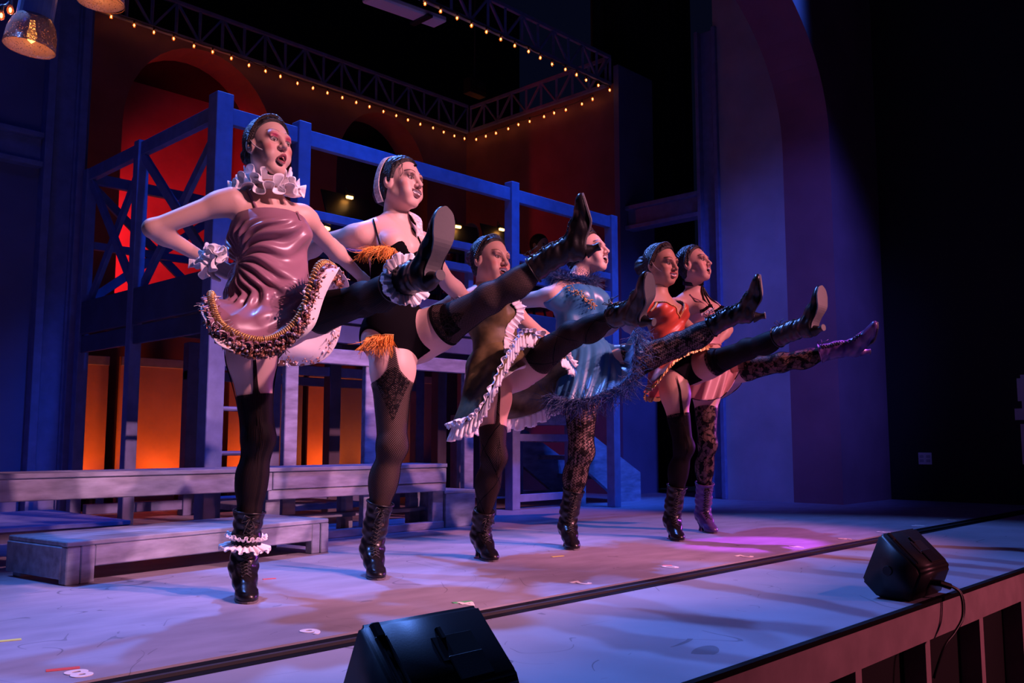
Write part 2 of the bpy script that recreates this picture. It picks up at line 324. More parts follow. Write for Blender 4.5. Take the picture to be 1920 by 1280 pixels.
# tall flats under the gallery, lit orange from the floor
fl = [(2.56, 3.00, 7.95, 'flatpaint'), (3.05, 3.30, 8.0, 'flatpaint'), (3.36, 4.02, 7.90, 'flatpaint'), (4.10, 4.30, 7.85, 'wallblue'), (4.42, 4.72, 7.95, 'flatpaint'), (4.80, 5.2, 7.9, 'wallblue'), (5.3, 5.5, 7.95, 'flatpaint'), (5.62, 6.0, 7.9, 'wallblue'), (6.1, 6.22, 7.95, 'flatpaint'), (6.3, 7.0, 7.9, 'wallblue')]
LB = ['dark maroon flat under the gallery beside the left column', 'narrow orange-lit flat at the far left under the gallery', 'widest orange-lit flat under the gallery left of the ruffled dancer', 'blue flat right of the widest orange-lit flat', 'orange-lit flat behind the kneeling height of the ruffled dancer', 'blue flat between two orange-lit flats behind the long bench', 'narrow orange flat behind the leotard dancer standing leg', 'blue flat behind the gap of the long bench end', 'slim orange strip flat left of the velvet dress dancer', 'dark blue flat behind the stair landing']
for (a, b, y, m), lb in zip(fl, LB):
    f = empty('scenery_flat', ((a+b)/2, y, 0)); tag(f, lb, 'flat', 'flats standing under the gallery')
    part('panel', MB().box((a, y, 0.0), (b, y+.03, 1.28)), M[m], f)
    part('baseboard', MB().box((a, y-.03, 0.0), (b, y, 0.09), .004), M[m], f); part('top_trim', MB().box((a, y-.02, 1.2), (b, y, 1.28), .004), M['bluewood'], f)
for x, y, k in ((3.0, 7.55, 'left'), (3.75, 7.5, 'mid'), (4.6, 7.5, 'right'), (5.45, 7.5, 'far'), (6.15, 7.5, 'last')):
    u = empty('uplight', (x, y, 0)); tag(u, {'left': 'amber floor uplight before the narrow left flat', 'mid': 'amber floor uplight before the widest flat', 'right': 'amber floor uplight behind the bench middle', 'far': 'amber floor uplight behind the bench right end', 'last': 'amber floor uplight behind the stair landing'}[k], 'stage light', 'amber uplights')
    part('can', MB().lathe([(0, 0), (.05, 0), (.055, .10), (.05, .10), (.045, .06), (0, .06)], (x, y, 0.0), 14), M['metal'], u)
    part('lens', MB().lathe([(0, .085), (.045, .085)], (x, y, 0.0), 14), M['bulb'], u)
    spot('uplight_beam', (x, y+.12, .12), (x+.02, y+.36, .62), (1.0, .12, .010), 24, 135, 0.9, .05)

# stair with landing on the right
st = empty('stage_stairs', (6.4, 5.3, 0)); tag(st, 'grey-blue wooden stairs with landing descending to the right behind the dancers', 'stairs')
SY0, SY1 = 5.14, 5.9
part('landing_top', MB().box((5.38, SY0, .69), (6.2, SY1, .775), .004), M['wood'], st)
for x, y in ((5.42, SY0+.05), (6.16, SY0+.05), (5.42, SY1-.05), (6.16, SY1-.05)): part('leg', MB().box((x-.045, y-.045, 0), (x+.045, y+.045, .69), .004), M['bluewood'], st)
part('stretcher', MB().box((5.42, SY0+.02, .06), (6.16, SY0+.06, .12), .003), M['bluewood'], st); part('stretcher', MB().box((5.42, SY1-.06, .06), (6.16, SY1-.02, .12), .003), M['bluewood'], st)
part('stretcher', MB().box((5.42, SY0+.02, .55), (6.16, SY0+.06, .61), .003), M['bluewood'], st)
for y in (SY0, SY1-.04):
    part('stringer', MB().prism([(6.20, y, .70), (7.10, y, .26), (7.10, y, 0), (6.80, y, 0), (6.20, y, .36)], (0, .04, 0)), M['wood'], st)
for i, (x, z) in enumerate(((6.32, .56), (6.6, .40), (6.88, .22))): part('tread', MB().box((x-.14, SY0+.04, z-.02), (x+.14, SY1-.04, z+.02), .003), M['wood'], st)
part('foot_rail', MB().box((6.2, SY1-.05, .02), (6.8, SY1, .09), .003), M['wood'], st)
part('side_post', MB().box((6.15, SY0-.02, 0), (6.27, SY0+.03, .62), .003), M['wood'], st)

# long bench
be = empty('long_bench', (2.6, 4.6, 0)); tag(be, 'long weathered grey wooden bench running behind the first two dancers', 'bench')
bx0, bx1 = 0.4, 3.985
def bench_y(x): return 4.41
part('seat_board', MB().box((bx0, 4.39, .385), (bx1, 4.56, .408), .004), M['wood'], be); part('seat_board', MB().box((bx0, 4.566, .385), (bx1, 4.735, .408), .004), M['wood'], be)
part('front_board', MB().box((bx0, 4.40, .285), (2.72, 4.425, .384), .004), M['wood'], be); part('front_board', MB().box((2.724, 4.40, .290), (bx1, 4.425, .384), .004), M['wood'], be)
part('apron_board', MB().box((2.70, 4.405, .235), (bx1, 4.44, .286), .004), M['wood'], be)
part('back_board', MB().box((bx0, 4.71, .285), (bx1, 4.73, .384), .004), M['wood'], be)
for x in (.6, 2.745, 3.40, 3.94):
    for y in (4.43, 4.655): part('leg', MB().box((x-.045, y, 0), (x+.045, y+.05, .29), .004), M['wood'], be)
part('foot_rail', MB().box((2.72, 4.42, 0), (bx1, 4.48, .045), .004), M['wood'], be)
part('shelf_board', MB().box((2.72, 4.60, .10), (bx1, 4.70, .125), .003), M['wood'], be)
# end box
eb = empty('wooden_box', (4.13, 4.5, 0)); tag(eb, 'small pale wooden box at the right end of the long bench', 'box')
part('front_panel', MB().box((4.0, 4.42, 0), (4.26, 4.44, .215), .004), M['wood'], eb); part('lid', MB().box((3.99, 4.42, .215), (4.27, 4.80, .235), .004), M['wood'], eb)
for x in (4.0, 4.24): part('side_panel', MB().box((x, 4.44, 0), (x+.02, 4.78, .215)), M['wood'], eb)
# low step in front of the bench, turned a little
an = math.atan2(.179, 1.311); dx = np.array([math.cos(an), math.sin(an), 0]); dy = np.array([-math.sin(an), math.cos(an), 0]); dz = np.array([0, 0, 1.0])
so = np.array([1.405, 3.716, 0]); SL, SD, SH = 1.345, .46, .165
def sbox(a, b, bev=.004):
    c = so+dx*(a[0]+b[0])/2+dy*(a[1]+b[1])/2+dz*(a[2]+b[2])/2
    return MB().obox(c, dx, dy, dz, abs(b[0]-a[0])/2, abs(b[1]-a[1])/2, abs(b[2]-a[2])/2, bev)
lo = empty('low_step', tuple(so+dx*SL/2+dy*SD/2)); tag(lo, 'low weathered wooden step platform left of the ruffled dancer foot', 'step')
part('tread_board', sbox((0, 0, SH-.02), (SL, SD, SH)), M['wood'], lo)
part('front_board', sbox((.12, 0.004, .062), (SL-.055, .03, SH-.021)), M['wood'], lo); part('back_board', sbox((.08, SD-.03, .05), (SL-.08, SD, SH-.021)), M['wood'], lo)
part('end_board', sbox((-.005, .03, .02), (.02, SD, SH-.021)), M['wood'], lo); part('end_board', sbox((SL-.02, .03, .02), (SL, SD, SH-.021)), M['wood'], lo)
for a, b in ((0, .056), (.06, .118), (SL-.053, SL-.002), (SL-.108, SL-.056)): part('leg', sbox((a, -.004 if a < .05 or a > SL-.06 else .0, 0), (b, .05, SH-.021)), M['wood'], lo)
for a in (.01, SL-.07): part('leg', sbox((a, SD-.09, 0), (a+.055, SD-.03, SH-.021)), M['wood'], lo)
# low dark blue platform behind the bench
lp = empty('low_platform', (1.2, 6.0, 0)); tag(lp, 'low dark blue platform on the floor behind the long bench', 'platform')
part('top_panel', MB().box((-1.5, 5.45, .06), (2.42, 6.7, .085), .003), M['bluewood'], lp); part('riser', MB().box((-1.5, 5.47, 0), (2.42, 5.5, .06)), M['darkwood'], lp); part('riser', MB().box((2.38, 5.47, 0), (2.42, 6.7, .06)), M['darkwood'], lp)

# ---------------------------------------------------------------- trusses and bulb strings
def truss(p, q, h, bays, label):
    p = np.array(p, float); q = np.array(q, float); t = empty('lattice_truss', tuple((p+q)/2)); tag(t, label, 'truss', 'lattice trusses over the stage')
    z = np.array([0, 0, h])
    part('chord', MB().beam(p, q, .035, .035, (0, 0, 1)), M['bluewood'], t); part('chord', MB().beam(p+z, q+z, .035, .035, (0, 0, 1)), M['bluewood'], t)
    for i in range(bays+1):
        a = p+(q-p)*i/bays; part('strut', MB().beam(a, a+z, .025, .025, (1, 1, 0)), M['bluewood'], t)
        if i < bays:
            b = p+(q-p)*(i+1)/bays; u, v = (a, b+z) if i % 2 else (a+z, b); part('diagonal', MB().beam(u, v, .022, .022, (0, 0, 1)), M['bluewood'], t)
    return t
ZS = 4.37
truss((2.4, 8.12, ZS+.03), (7.66, 8.12, ZS+.03), .33, 22, 'long blue lattice truss along the top of the back wall')
truss((7.66, 5.93, ZS+.03), (7.66, 8.06, ZS+.03), .30, 9, 'short dark lattice truss along the side wall')
truss((3.0, 5.87, ZS+.03), (7.66, 5.87, ZS+.03), .30, 20, 'lattice truss nearest the audience above the gallery')
glb = MB().lathe([(0.004, -.052), (.011, -.048), (.016, -.038), (.017, -.028), (.012, -.014), (.008, -.006), (.008, 0)], (0, 0, 0), 8); bulb_me = mesh('bulb', glb.V, glb.F, True)
glc = MB().lathe([(.0005, -.042), (.006, -.036), (.006, -.022), (.0005, -.016)], (0, 0, 0), 6); core_me = mesh('filament', glc.V, glc.F, True)
skt = MB().lathe([(.009, -.004), (.010, .018), (.004, .022)], (0, 0, 0), 6); sock_me = mesh('socket', skt.V, skt.F)
M['bulbglass'] = glassy('amber_glass', (1.0, .45, .15), .25)
def bulb(parent, p, power=0.0):
    b = addobj('bulb', bulb_me, M['bulbglass'], parent, p); addobj('filament', core_me, M['bulbcore'], b, p); addobj('socket', sock_me, M['metal'], b, p)
    if power > .03:
        d = bpy.data.lights.new('bulb_glow', 'POINT'); d.color = (1, .17, .02); d.energy = .009; d.shadow_soft_size = .02
        o = bpy.data.objects.new('bulb_glow', d); COL.objects.link(o); o.location = (p[0], p[1], p[2]-.03)
def string(label, pts, power, sag=.012):
    P = np.array(pts); s_ = empty('light_string', tuple(P[len(P)//2])); tag(s_, label, 'string lights', 'amber bulb strings')
    W = []
    for i in range(len(P)-1):
        for k in range(4):
            t = k/4; W.append(P[i]*(1-t)+P[i+1]*t+np.array([0, 0, .022-sag*4*t*(1-t)]))
    W.append(P[-1]+np.array([0, 0, .022]))
    part('wire', MB().tube(W, .006, 5), M['metal'], s_)
    for i, p in enumerate(P): bulb(s_, tuple(p), power)
bu = [(160, 15), (207, 35), (250, 51), (287, 64), (324, 76), (362, 90), (397, 101), (432, 113), (465, 126), (496, 137), (524, 147), (556, 160), (585, 169), (612, 178), (640, 187), (666, 196), (691, 204), (717, 213), (741, 221), (763, 229), (786, 237), (810, 244), (830, 252), (850, 259), (869, 264)]
string('long amber bulb string along the back wall', [at(u, v-8, 8.10)+np.array([0, -.02, 0]) for u, v in bu], .05)
bu = [(797, 8), (826, 22), (857, 35), (884, 49), (912, 61), (939, 75), (965, 87), (991, 98), (1013, 110), (1035, 122), (1060, 132), (1081, 142), (1099, 152), (1122, 162), (1143, 171)]
string('amber bulb string along the front truss, brightest upper row', [at(u, v-7, 5.85) for u, v in bu], .015)
bu = [(893, 264), (911, 258), (930, 252), (953, 244), (972, 236), (993, 230), (1020, 221), (1039, 214), (1061, 208), (1091, 197), (1111, 188)]
string('short amber bulb string climbing along the side wall', [atx(u, v-7, 7.64) for u, v in bu], .05)
string('amber bulbs hanging at the top left corner', [at(u, v-8, 4.6) for u, v in ((-30, 40), (3, 26), (20, 16), (50, -14))], .04)

# pendants top left
M['lampblue'] = plain('blue_lamp_tube', (.25, .35, .6), .4, noise=.2, scale=12)
def perforated(name):
    m, nt, b = nodemat(name); b.inputs['Base Color'].default_value = (.55, .38, .30, 1); b.inputs['Roughness'].default_value = .25
    tc = nt.nodes.new('ShaderNodeTexCoord'); vo = nt.nodes.new('ShaderNodeTexVoronoi'); vo.inputs['Scale'].default_value = 110; L(nt, tc.outputs['Object'], vo.inputs['Vector'])
    cr = nt.nodes.new('ShaderNodeMapRange'); cr.inputs[1].default_value = .28; cr.inputs[2].default_value = .36; cr.inputs[3].default_value = .12; cr.inputs[4].default_value = .8; L(nt, vo.outputs['Distance'], cr.inputs[0]); L(nt, cr.outputs[0], b.inputs['Alpha'])
    return m
M['perf'] = perforated('perforated_amber_glass')
for (u, v, Y, lb) in ((60, 62, 4.5, 'blue pendant lamp with perforated amber glass dome, lower one'), (190, -22, 4.6, 'blue pendant lamp cut off by the top edge')):
    c = at(u, v, Y); pe = empty('pendant_lamp', tuple(c)); tag(pe, lb, 'pendant lamp', 'pendant lamps at top left')
    ax = np.array([.10, -.05, 1.0]) if u < 100 else np.array([0, 0, 1.0])
    part('shade_tube', MB().lathe([(.0, .36), (.078, .36), (.08, .06), (.076, .06), (.074, .35)], c, 24, ax), M['lampblue'], pe)
    sh = MB().lathe([(.078, .075), (.095, .045), (.108, .0), (.112, -.05), (.114, -.075), (.111, -.075), (.105, 0), (.09, .045), (.074, .07)], c, 32, ax).build('glass_dome', M['perf'], pe, True)
    part('rim', MB().tube([c+np.array([.113*math.cos(t), .113*math.sin(t), 0])+ax/np.linalg.norm(ax)*(-.075)+np.array([0, 0, -.1*.113*math.cos(t)+.05*.113*math.sin(t)]) for t in np.arange(32)*2*math.pi/32], .0025, 5, closed=True), M['bulbglass'], pe)
    part('cable', MB().tube([c+ax*.36, c+ax*.5+np.array([0, 0, 2.4])], .008, 6), M['metal'], pe)
    part('bulb', MB().lathe([(.002, -.05), (.018, -.035), (.022, -.01), (.014, .03), (.012, .06)], c+np.array([0, 0, -.0]), 10), M['bulb'], pe)
    d = bpy.data.lights.new('pendant_glow', 'POINT'); d.color = (1, .35, .12); d.energy = .25; d.shadow_soft_size = .03; o = bpy.data.objects.new('pendant_glow', d); COL.objects.link(o); o.location = tuple(c+np.array([0, 0, -.06]))

# batten fixture and perforated speaker in the dark above
c0, c1 = at(690, -6, 5.3), at(826, 42, 5.3)
bt = empty('batten_light', tuple((c0+c1)/2)); tag(bt, 'pinkish batten fixture clamped above the stage', 'light fixture')
part('diffuser', MB().beam(c0, c1, .05, .16, (0, 0, 1), .012), M['white'], bt); cm = c0+(c1-c0)*.72
part('clamp', MB().beam(cm+np.array([0, -.11, -.035]), cm+np.array([0, .11, -.035]), .05, .02, (1, 0, 0)), M['plastic'], bt); part('hanger', MB().tube([cm, cm+np.array([0, 0, 2.0])], .012, 6), M['metal'], bt)
sp = empty('hanging_speaker', tuple(at(897, 163, 7.4))); tag(sp, 'small black perforated speaker hanging in the dark', 'speaker')
c = at(897, 163, 7.4); part('cabinet', MB().box(c-np.array([.13, .0, .09]), c+np.array([.13, .12, .09]), .006), M['plastic'], sp); part('hanger', MB().tube([c+np.array([0, .06, .09]), c+np.array([0, .06, 1.8])], .012, 6), M['metal'], sp)
for i in range(6):
    for j in range(3): part('hole_ring', MB().lathe([(.006, 0), (.012, 0), (.012, .004)], c+np.array([-.10+.04*i, -.004, -.05+.05*j]), 8, (0, -1, 0)), M['metal'], sp)

# wall plates and papers at right
ou = empty('wall_outlet', (8.9, 3.19, .39)); tag(ou, 'white double socket plate low on the black side wall', 'outlet')
part('plate', MB().box((8.893, 3.13, .335), (8.9, 3.25, .445), .002), M['white'], ou)
M['greyplastic'] = plain('grey_socket', (.45, .43, .45), .5)
for y in (3.16, 3.22):
    for z in (.37, .41): part('socket', MB().box((8.890, y-.018, z-.013), (8.8935, y+.018, z+.013), .001), M['greyplastic'], ou)
for i, (y0, y1, z0, z1) in enumerate(((2.25, 2.345, .82, 1.13), (2.28, 2.375, .90, 1.10), (2.25, 2.405, .735, .835), (2.22, 2.365, .35, .70))):
    pp = MB().box((8.893-.002*i, y0, z0), (8.9-.0005-.002*i, y1, z1)).build('paper_sheet', M['white'])
    tag(pp, ['tallest white paper sheet pinned at the right edge', 'white paper sheet behind the tall one at the right edge', 'small square paper jutting left on the right edge', 'lowest white paper sheet at the right edge'][i], 'paper', 'papers on the side wall')
# ---------------------------------------------------------------- figure modelling: smooth implicit surfaces turned into meshes
from mathutils.bvhtree import BVHTree
def V3(*a): return np.array(a, float)
def nrm(v): v = np.asarray(v, float); return v/(np.linalg.norm(v)+1e-12)
class Vol:
    def __init__(s, lo, hi, h):
        s.lo = np.array(lo, float); s.h = h; s.n = np.ceil((np.array(hi)-s.lo)/h).astype(int)+1
        s.d = np.full(s.n, 0.5, np.float32)
    def sub(s, lo, hi):
        i0 = np.clip(np.floor((np.array(lo)-s.lo)/s.h).astype(int), 0, s.n); i1 = np.clip(np.ceil((np.array(hi)-s.lo)/s.h).astype(int)+1, 0, s.n)
        if np.any(i1-i0 < 1): return None
        g = [((np.arange(i0[k], i1[k]))*s.h+s.lo[k]).astype(np.float32) for k in range(3)]
        return tuple(slice(i0[k], i1[k]) for k in range(3)), (g[0][:, None, None], g[1][None, :, None], g[2][None, None, :])
    def _mix(s, sl, e, k, op):
        a = s.d[sl]
        if op == 'u':
            if k > 0: hh = np.maximum(k-np.abs(a-e), 0)/k; s.d[sl] = np.minimum(a, e)-hh*hh*k*.25
            else: s.d[sl] = np.minimum(a, e)
        else:                                            # carve
            e = -e
            if k > 0: hh = np.maximum(k-np.abs(a-e), 0)/k; s.d[sl] = np.maximum(a, e)+hh*hh*k*.25
            else: s.d[sl] = np.maximum(a, e)
    def cone(s, a, b, r1, r2, k=0.03, op='u', flat=None):
        a = np.array(a, float); b = np.array(b, float); m = max(r1, r2)+k+.03
        q = s.sub(np.minimum(a, b)-m, np.maximum(a, b)+m)
        if q is None: return s
        sl, (x, y, z) = q; ba = b-a; l2 = ba@ba+1e-12
        px, py, pz = x-a[0], y-a[1], z-a[2]
        t = np.clip((px*ba[0]+py*ba[1]+pz*ba[2])/l2, 0, 1)
        dx, dy, dz = px-t*ba[0], py-t*ba[1], pz-t*ba[2]
        if flat is not None:                             # flatten across a direction: (dir, factor>1)
            n, f = flat; n = nrm(n); c = dx*n[0]+dy*n[1]+dz*n[2]; ex = (f-1)*c; dx = dx+ex*n[0]; dy = dy+ex*n[1]; dz = dz+ex*n[2]
        t = t*t*(3-2*t)*.5+t*.5
        s._mix(sl, np.sqrt(dx*dx+dy*dy+dz*dz)-(r1+(r2-r1)*t), k, op); return s
    def ell(s, c, ax, r, k=0.03, op='u'):                # ax: 3 rows = axes
        c = np.array(c, float); ax = np.array(ax, float); r = np.array(r, float); m = np.max(r)+k+.03
        q = s.sub(c-m, c+m)
        if q is None: return s
        sl, (x, y, z) = q; px, py, pz = x-c[0], y-c[1], z-c[2]
        k0 = 0; k1 = 0
        for i in range(3):
            u = px*ax[i][0]+py*ax[i][1]+pz*ax[i][2]; k0 = k0+(u/r[i])**2; k1 = k1+(u/r[i]**2)**2
        k0 = np.sqrt(k0); k1 = np.sqrt(k1)+1e-9
        s._mix(sl, k0*(k0-1)/k1, k, op); return s
    def pts(s):
        g = [(np.arange(s.n[k])*s.h+s.lo[k]).astype(np.float32) for k in range(3)]
        return g[0][:, None, None], g[1][None, :, None], g[2][None, None, :]
    def sample(s, P):
        q = (np.asarray(P)-s.lo)/s.h; i = np.clip(np.floor(q).astype(int), 0, s.n-2); f = np.clip(q-i, 0, 1); d = s.d; r = 0
        for a in (0, 1):
            for b in (0, 1):
                for c in (0, 1):
                    r = r+d[i[..., 0]+a, i[..., 1]+b, i[..., 2]+c]*(f[..., 0] if a else 1-f[..., 0])*(f[..., 1] if b else 1-f[..., 1])*(f[..., 2] if c else 1-f[..., 2])
        return r
    def nets(s, iso=0.0):
        d = s.d-iso if iso else s.d; n = d.shape; sg = d < 0
        cnt = np.zeros((n[0]-1, n[1]-1, n[2]-1), np.int8)
        for a in (0, 1):
            for b in (0, 1):
                for c in (0, 1): cnt += sg[a:n[0]-1+a, b:n[1]-1+b, c:n[2]-1+c]
        act = np.argwhere((cnt > 0) & (cnt < 8)); idx = np.full(cnt.shape, -1, np.int32); idx[act[:, 0], act[:, 1], act[:, 2]] = np.arange(len(act))
        acc = np.zeros((len(act), 3)); num = np.zeros(len(act)); I, J, K = act.T
        for ax in range(3):
            for o1 in (0, 1):
                for o2 in (0, 1):
                    o = [0, 0, 0]; oth = [k for k in range(3) if k != ax]; o[oth[0]] = o1; o[oth[1]] = o2
                    v0 = d[I+o[0], J+o[1], K+o[2]]; e = o.copy(); e[ax] = 1; v1 = d[I+e[0], J+e[1], K+e[2]]
                    m = (v0 < 0) != (v1 < 0); t = np.where(m, v0/(v0-v1+1e-20), 0)
                    p = np.zeros((len(act), 3)); p[:, oth[0]] = o1; p[:, oth[1]] = o2; p[:, ax] = t
                    acc += p*m[:, None]; num += m
        P = s.lo+(act+acc/num[:, None])*s.h; Fs = []
        for ax in range(3):
            oth = [(ax+1) % 3, (ax+2) % 3]; s0 = [slice(None)]*3; s1 = [slice(None)]*3; s0[ax] = slice(0, -1); s1[ax] = slice(1, None)
            for o in oth: s0[o] = slice(1, -1); s1[o] = slice(1, -1)
            a = sg[tuple(s0)]; b = sg[tuple(s1)]; e = np.argwhere(a != b)
            if not len(e): continue
            fl = a[e[:, 0], e[:, 1], e[:, 2]]; c = e.copy(); c[:, oth[0]] += 1; c[:, oth[1]] += 1
            def id_(d0, d1): q = c.copy(); q[:, oth[0]] -= d0; q[:, oth[1]] -= d1; return idx[q[:, 0], q[:, 1], q[:, 2]]
            Q = np.stack([id_(0, 0), id_(1, 0), id_(1, 1), id_(0, 1)], 1); Q[~fl] = Q[~fl][:, ::-1]; Fs.append(Q)
        return P, np.concatenate(Fs)
def npmesh(name, P, Q, smooth=True, col=None, uv=None):
    me = bpy.data.meshes.new(name); P = np.asarray(P, np.float32); Q = np.asarray(Q, np.int32)
    me.vertices.add(len(P)); me.vertices.foreach_set('co', P.ravel()); k = Q.shape[1]
    me.loops.add(Q.size); me.loops.foreach_set('vertex_index', Q.ravel()); me.polygons.add(len(Q))
    me.polygons.foreach_set('loop_start', np.arange(len(Q), dtype=np.int32)*k)
    me.polygons.foreach_set('use_smooth', np.full(len(Q), smooth))
    if col is not None:
        a = me.color_attributes.new('Col', 'FLOAT_COLOR', 'POINT'); c4 = np.ones((len(P), 4), np.float32); c4[:, :3] = col; a.data.foreach_set('color', c4.ravel())
    if uv is not None:
        l = me.uv_layers.new(name='UVMap'); l.data.foreach_set('uv', np.asarray(uv, np.float32)[Q.ravel()].ravel())
    me.update(calc_edges=True); me.validate(); return me
def keep(P, Q, mask):                                    # keep faces whose vertices all pass
    f = mask[Q].all(1); Q = Q[f]; u = np.unique(Q); r = np.full(len(P), -1); r[u] = np.arange(len(u)); return P[u], r[Q]
def catmull(P, n, closed=False):
    P = np.asarray(P, float); m = len(P); T = np.linspace(0, m if closed else m-1, n, endpoint=not closed); i = np.floor(T).astype(int); 
    if not closed: i = np.minimum(i, m-2)
    t = (T-i)[:, None]; g = (lambda j: P[j % m]) if closed else (lambda j: P[np.clip(j, 0, m-1)])
    a, b, c, d = g(i-1), g(i), g(i+1), g(i+2)
    return .5*((2*b)+(-a+c)*t+(2*a-5*b+4*c-d)*t*t+(-a+3*b-3*c+d)*t**3)
def gridmesh(name, G, closed=False, uv=None):            # G rows x cols x 3
    r, c = G.shape[:2]; P = G.reshape(-1, 3); i = np.arange(r-1)[:, None]; j = np.arange(c if closed else c-1)[None, :]; j2 = (j+1) % c
    Q = np.stack([i*c+j, i*c+j2, (i+1)*c+j2, (i+1)*c+j], -1).reshape(-1, 4); return P, Q
def bvh_of(o): me = o.data; return BVHTree.FromPolygons([tuple(v.co) for v in me.vertices], [tuple(p.vertices) for p in me.polygons])
def on_surface(trees, px, off=0.004):                    # where the sight line through a photo point meets the garment
    out = []; nn = []; C = Vector(_C)
    for u, v in px:
        d = Vector(ray(u, v)).normalized(); best = None
        for t in trees:
            h = t.ray_cast(C, d)
            if h[0] is not None and (best is None or h[3] < best[3]): best = h
        if best is None: continue
        n = Vector(best[1]); n = n if n.dot(d) < 0 else -n
        out.append(np.array(best[0]+n*off)); nn.append(np.array(n))
    return np.array(out), np.array(nn)
def dense(px, k=5):
    px = np.array(px, float); return [tuple(px[i]*(1-t)+px[i+1]*t) for i in range(len(px)-1) for t in np.arange(k)/k]+[tuple(px[-1])]
def wob(P, f, ph=0.0): return np.sin(P[..., 0]*f+ph)*np.sin(P[..., 1]*f*1.13+1.7+ph)*np.sin(P[..., 2]*f*.91+.6+ph)
def ribbon_ruffle(path, nrm_, width_dir, width, waves, amp, n=None, closed=False, rows=7, thick=0.0, jit=.3, seed=0):
    rs = np.random.RandomState(seed); n = n or waves*14; path = catmull(path, n, closed); N = catmull(nrm_, n, closed); W = catmull(width_dir, n, closed)
    N /= np.linalg.norm(N, axis=1)[:, None]+1e-9; W /= np.linalg.norm(W, axis=1)[:, None]+1e-9
    ph = np.linspace(0, waves*2*np.pi, n, endpoint=not closed); ph = ph+jit*np.sin(ph*.37+seed)+jit*np.sin(ph*.73+2*seed)
    G = []
    for r in range(rows):
        t = r/(rows-1); a = amp*(.2+.8*t**.8)*(1+.35*np.sin(ph*.31+seed))
        G.append(path+W*(width*t*(1+.12*np.sin(ph*.5+1)))[:, None]+N*(a*np.sin(ph))[:, None]+np.cross(N, W)*(-.5*a*np.sin(2*ph))[:, None])
    return np.array(G)
def strands(mb, roots, dirs, length, r, seg=4, droop=.5, curl=.02, rs=None, n=3):
    rs = rs or np.random
    for p, d in zip(roots, dirs):
        q = np.array(p, float); v = nrm(d); st = length*(0.6+.7*rs.rand())/seg; P = [q.copy()]; c = rs.randn(3)*curl
        for k in range(seg):
            v = nrm(v+np.array([0, 0, -droop/seg])+c*(k+1)/seg*3+rs.randn(3)*curl); q = q+v*st; P.append(q.copy())
        mb.tube(P, np.linspace(r, r*.35, len(P)), n, cap=False)

# ---- shader math on UV for lace and net
class NX:
    def __init__(s, nt): s.nt = nt
    def m(s, op, a, b=None, c=None):
        n = s.nt.nodes.new('ShaderNodeMath'); n.operation = op
        for i, x in enumerate((a, b, c)):
            if x is None: continue
            if isinstance(x, (int, float)): n.inputs[i].default_value = x
            else: s.nt.links.new(x, n.inputs[i])
        return n.outputs[0]
def lace_mat(name, kind, col=(.006, .005, .007)):
    m, nt, b = nodemat(name); x = NX(nt).m; b.inputs['Base Color'].default_value = (*col, 1); b.inputs['Roughness'].default_value = .6; b.inputs['Specular IOR Level'].default_value = .06
    tc = nt.nodes.new('ShaderNodeUVMap'); sp = nt.nodes.new('ShaderNodeSeparateXYZ'); nt.links.new(tc.outputs[0], sp.inputs[0]); U, W = sp.outputs[0], sp.outputs[1]   # U metres round, W metres along
    def net(c, wd, sk=1.0):
        a = x('DIVIDE', x('ADD', U, x('MULTIPLY', W, sk)), c); d = x('DIVIDE', x('SUBTRACT', U, x('MULTIPLY', W, sk)), c)
        fa = x('ABSOLUTE', x('SUBTRACT', x('FRACT', a), .5)); fb = x('ABSOLUTE', x('SUBTRACT', x('FRACT', d), .5))
        return x('GREATER_THAN', x('MAXIMUM', fa, fb), .5-wd)
    def stripes(c, wd, ph=0.0): return x('GREATER_THAN', x('ABSOLUTE', x('SUBTRACT', x('FRACT', x('ADD', x('DIVIDE', U, c), ph)), .5)), .5-wd)
    def vor(sc, feat='DISTANCE_TO_EDGE'):
        v = nt.nodes.new('ShaderNodeTexVoronoi'); v.feature = feat; v.inputs['Scale'].default_value = sc; nt.links.new(tc.outputs[0], v.inputs['Vector']); return v.outputs['Distance']
    def noise(sc):
        v = nt.nodes.new('ShaderNodeTexNoise'); v.inputs['Scale'].default_value = sc; nt.links.new(tc.outputs[0], v.inputs['Vector']); return v.outputs['Fac']
    if kind == 'rib': al = x('MAXIMUM', x('MAXIMUM', stripes(.0065, .2), stripes(.085, .05)), .84)
    elif kind == 'net': al = x('MAXIMUM', net(.0085, .15), .50)
    elif kind == 'netdiamond': al = x('MAXIMUM', x('MAXIMUM', net(.009, .14), net(.20, .016, .8)), .66)
    elif kind == 'lacerows':
        r = x('ABSOLUTE', x('SUBTRACT', x('FRACT', x('ADD', x('DIVIDE', U, .022), x('MULTIPLY', x('SINE', x('MULTIPLY', W, 420)), .22))), .5))
        al = x('MAXIMUM', x('MAXIMUM', x('GREATER_THAN', r, .36), x('LESS_THAN', vor(70), .035)), x('MULTIPLY', x('GREATER_THAN', noise(26), .56), .9)); al = x('MAXIMUM', al, .38)
    elif kind == 'opaque': al = x('ADD', .93, 0.0)
    elif kind == 'floral':
        al = x('MAXIMUM', x('MAXIMUM', x('LESS_THAN', vor(30), .03), x('GREATER_THAN', noise(24), .55)), x('MULTIPLY', net(.006, .12), .6)); al = x('MAXIMUM', al, .5)
    elif kind == 'lacetop':
        al = x('MAXIMUM', x('LESS_THAN', vor(55), .05), x('GREATER_THAN', noise(38), .56)); al = x('MAXIMUM', al, .55)
    elif kind == 'motif':                                # crochet medallion: holes in a dark lozenge
        al = x('MAXIMUM', x('LESS_THAN', vor(58), .075), .12)
    else: al = x('ADD', .97, 0.0)
    nt.links.new(al, b.inputs['Alpha']); return m
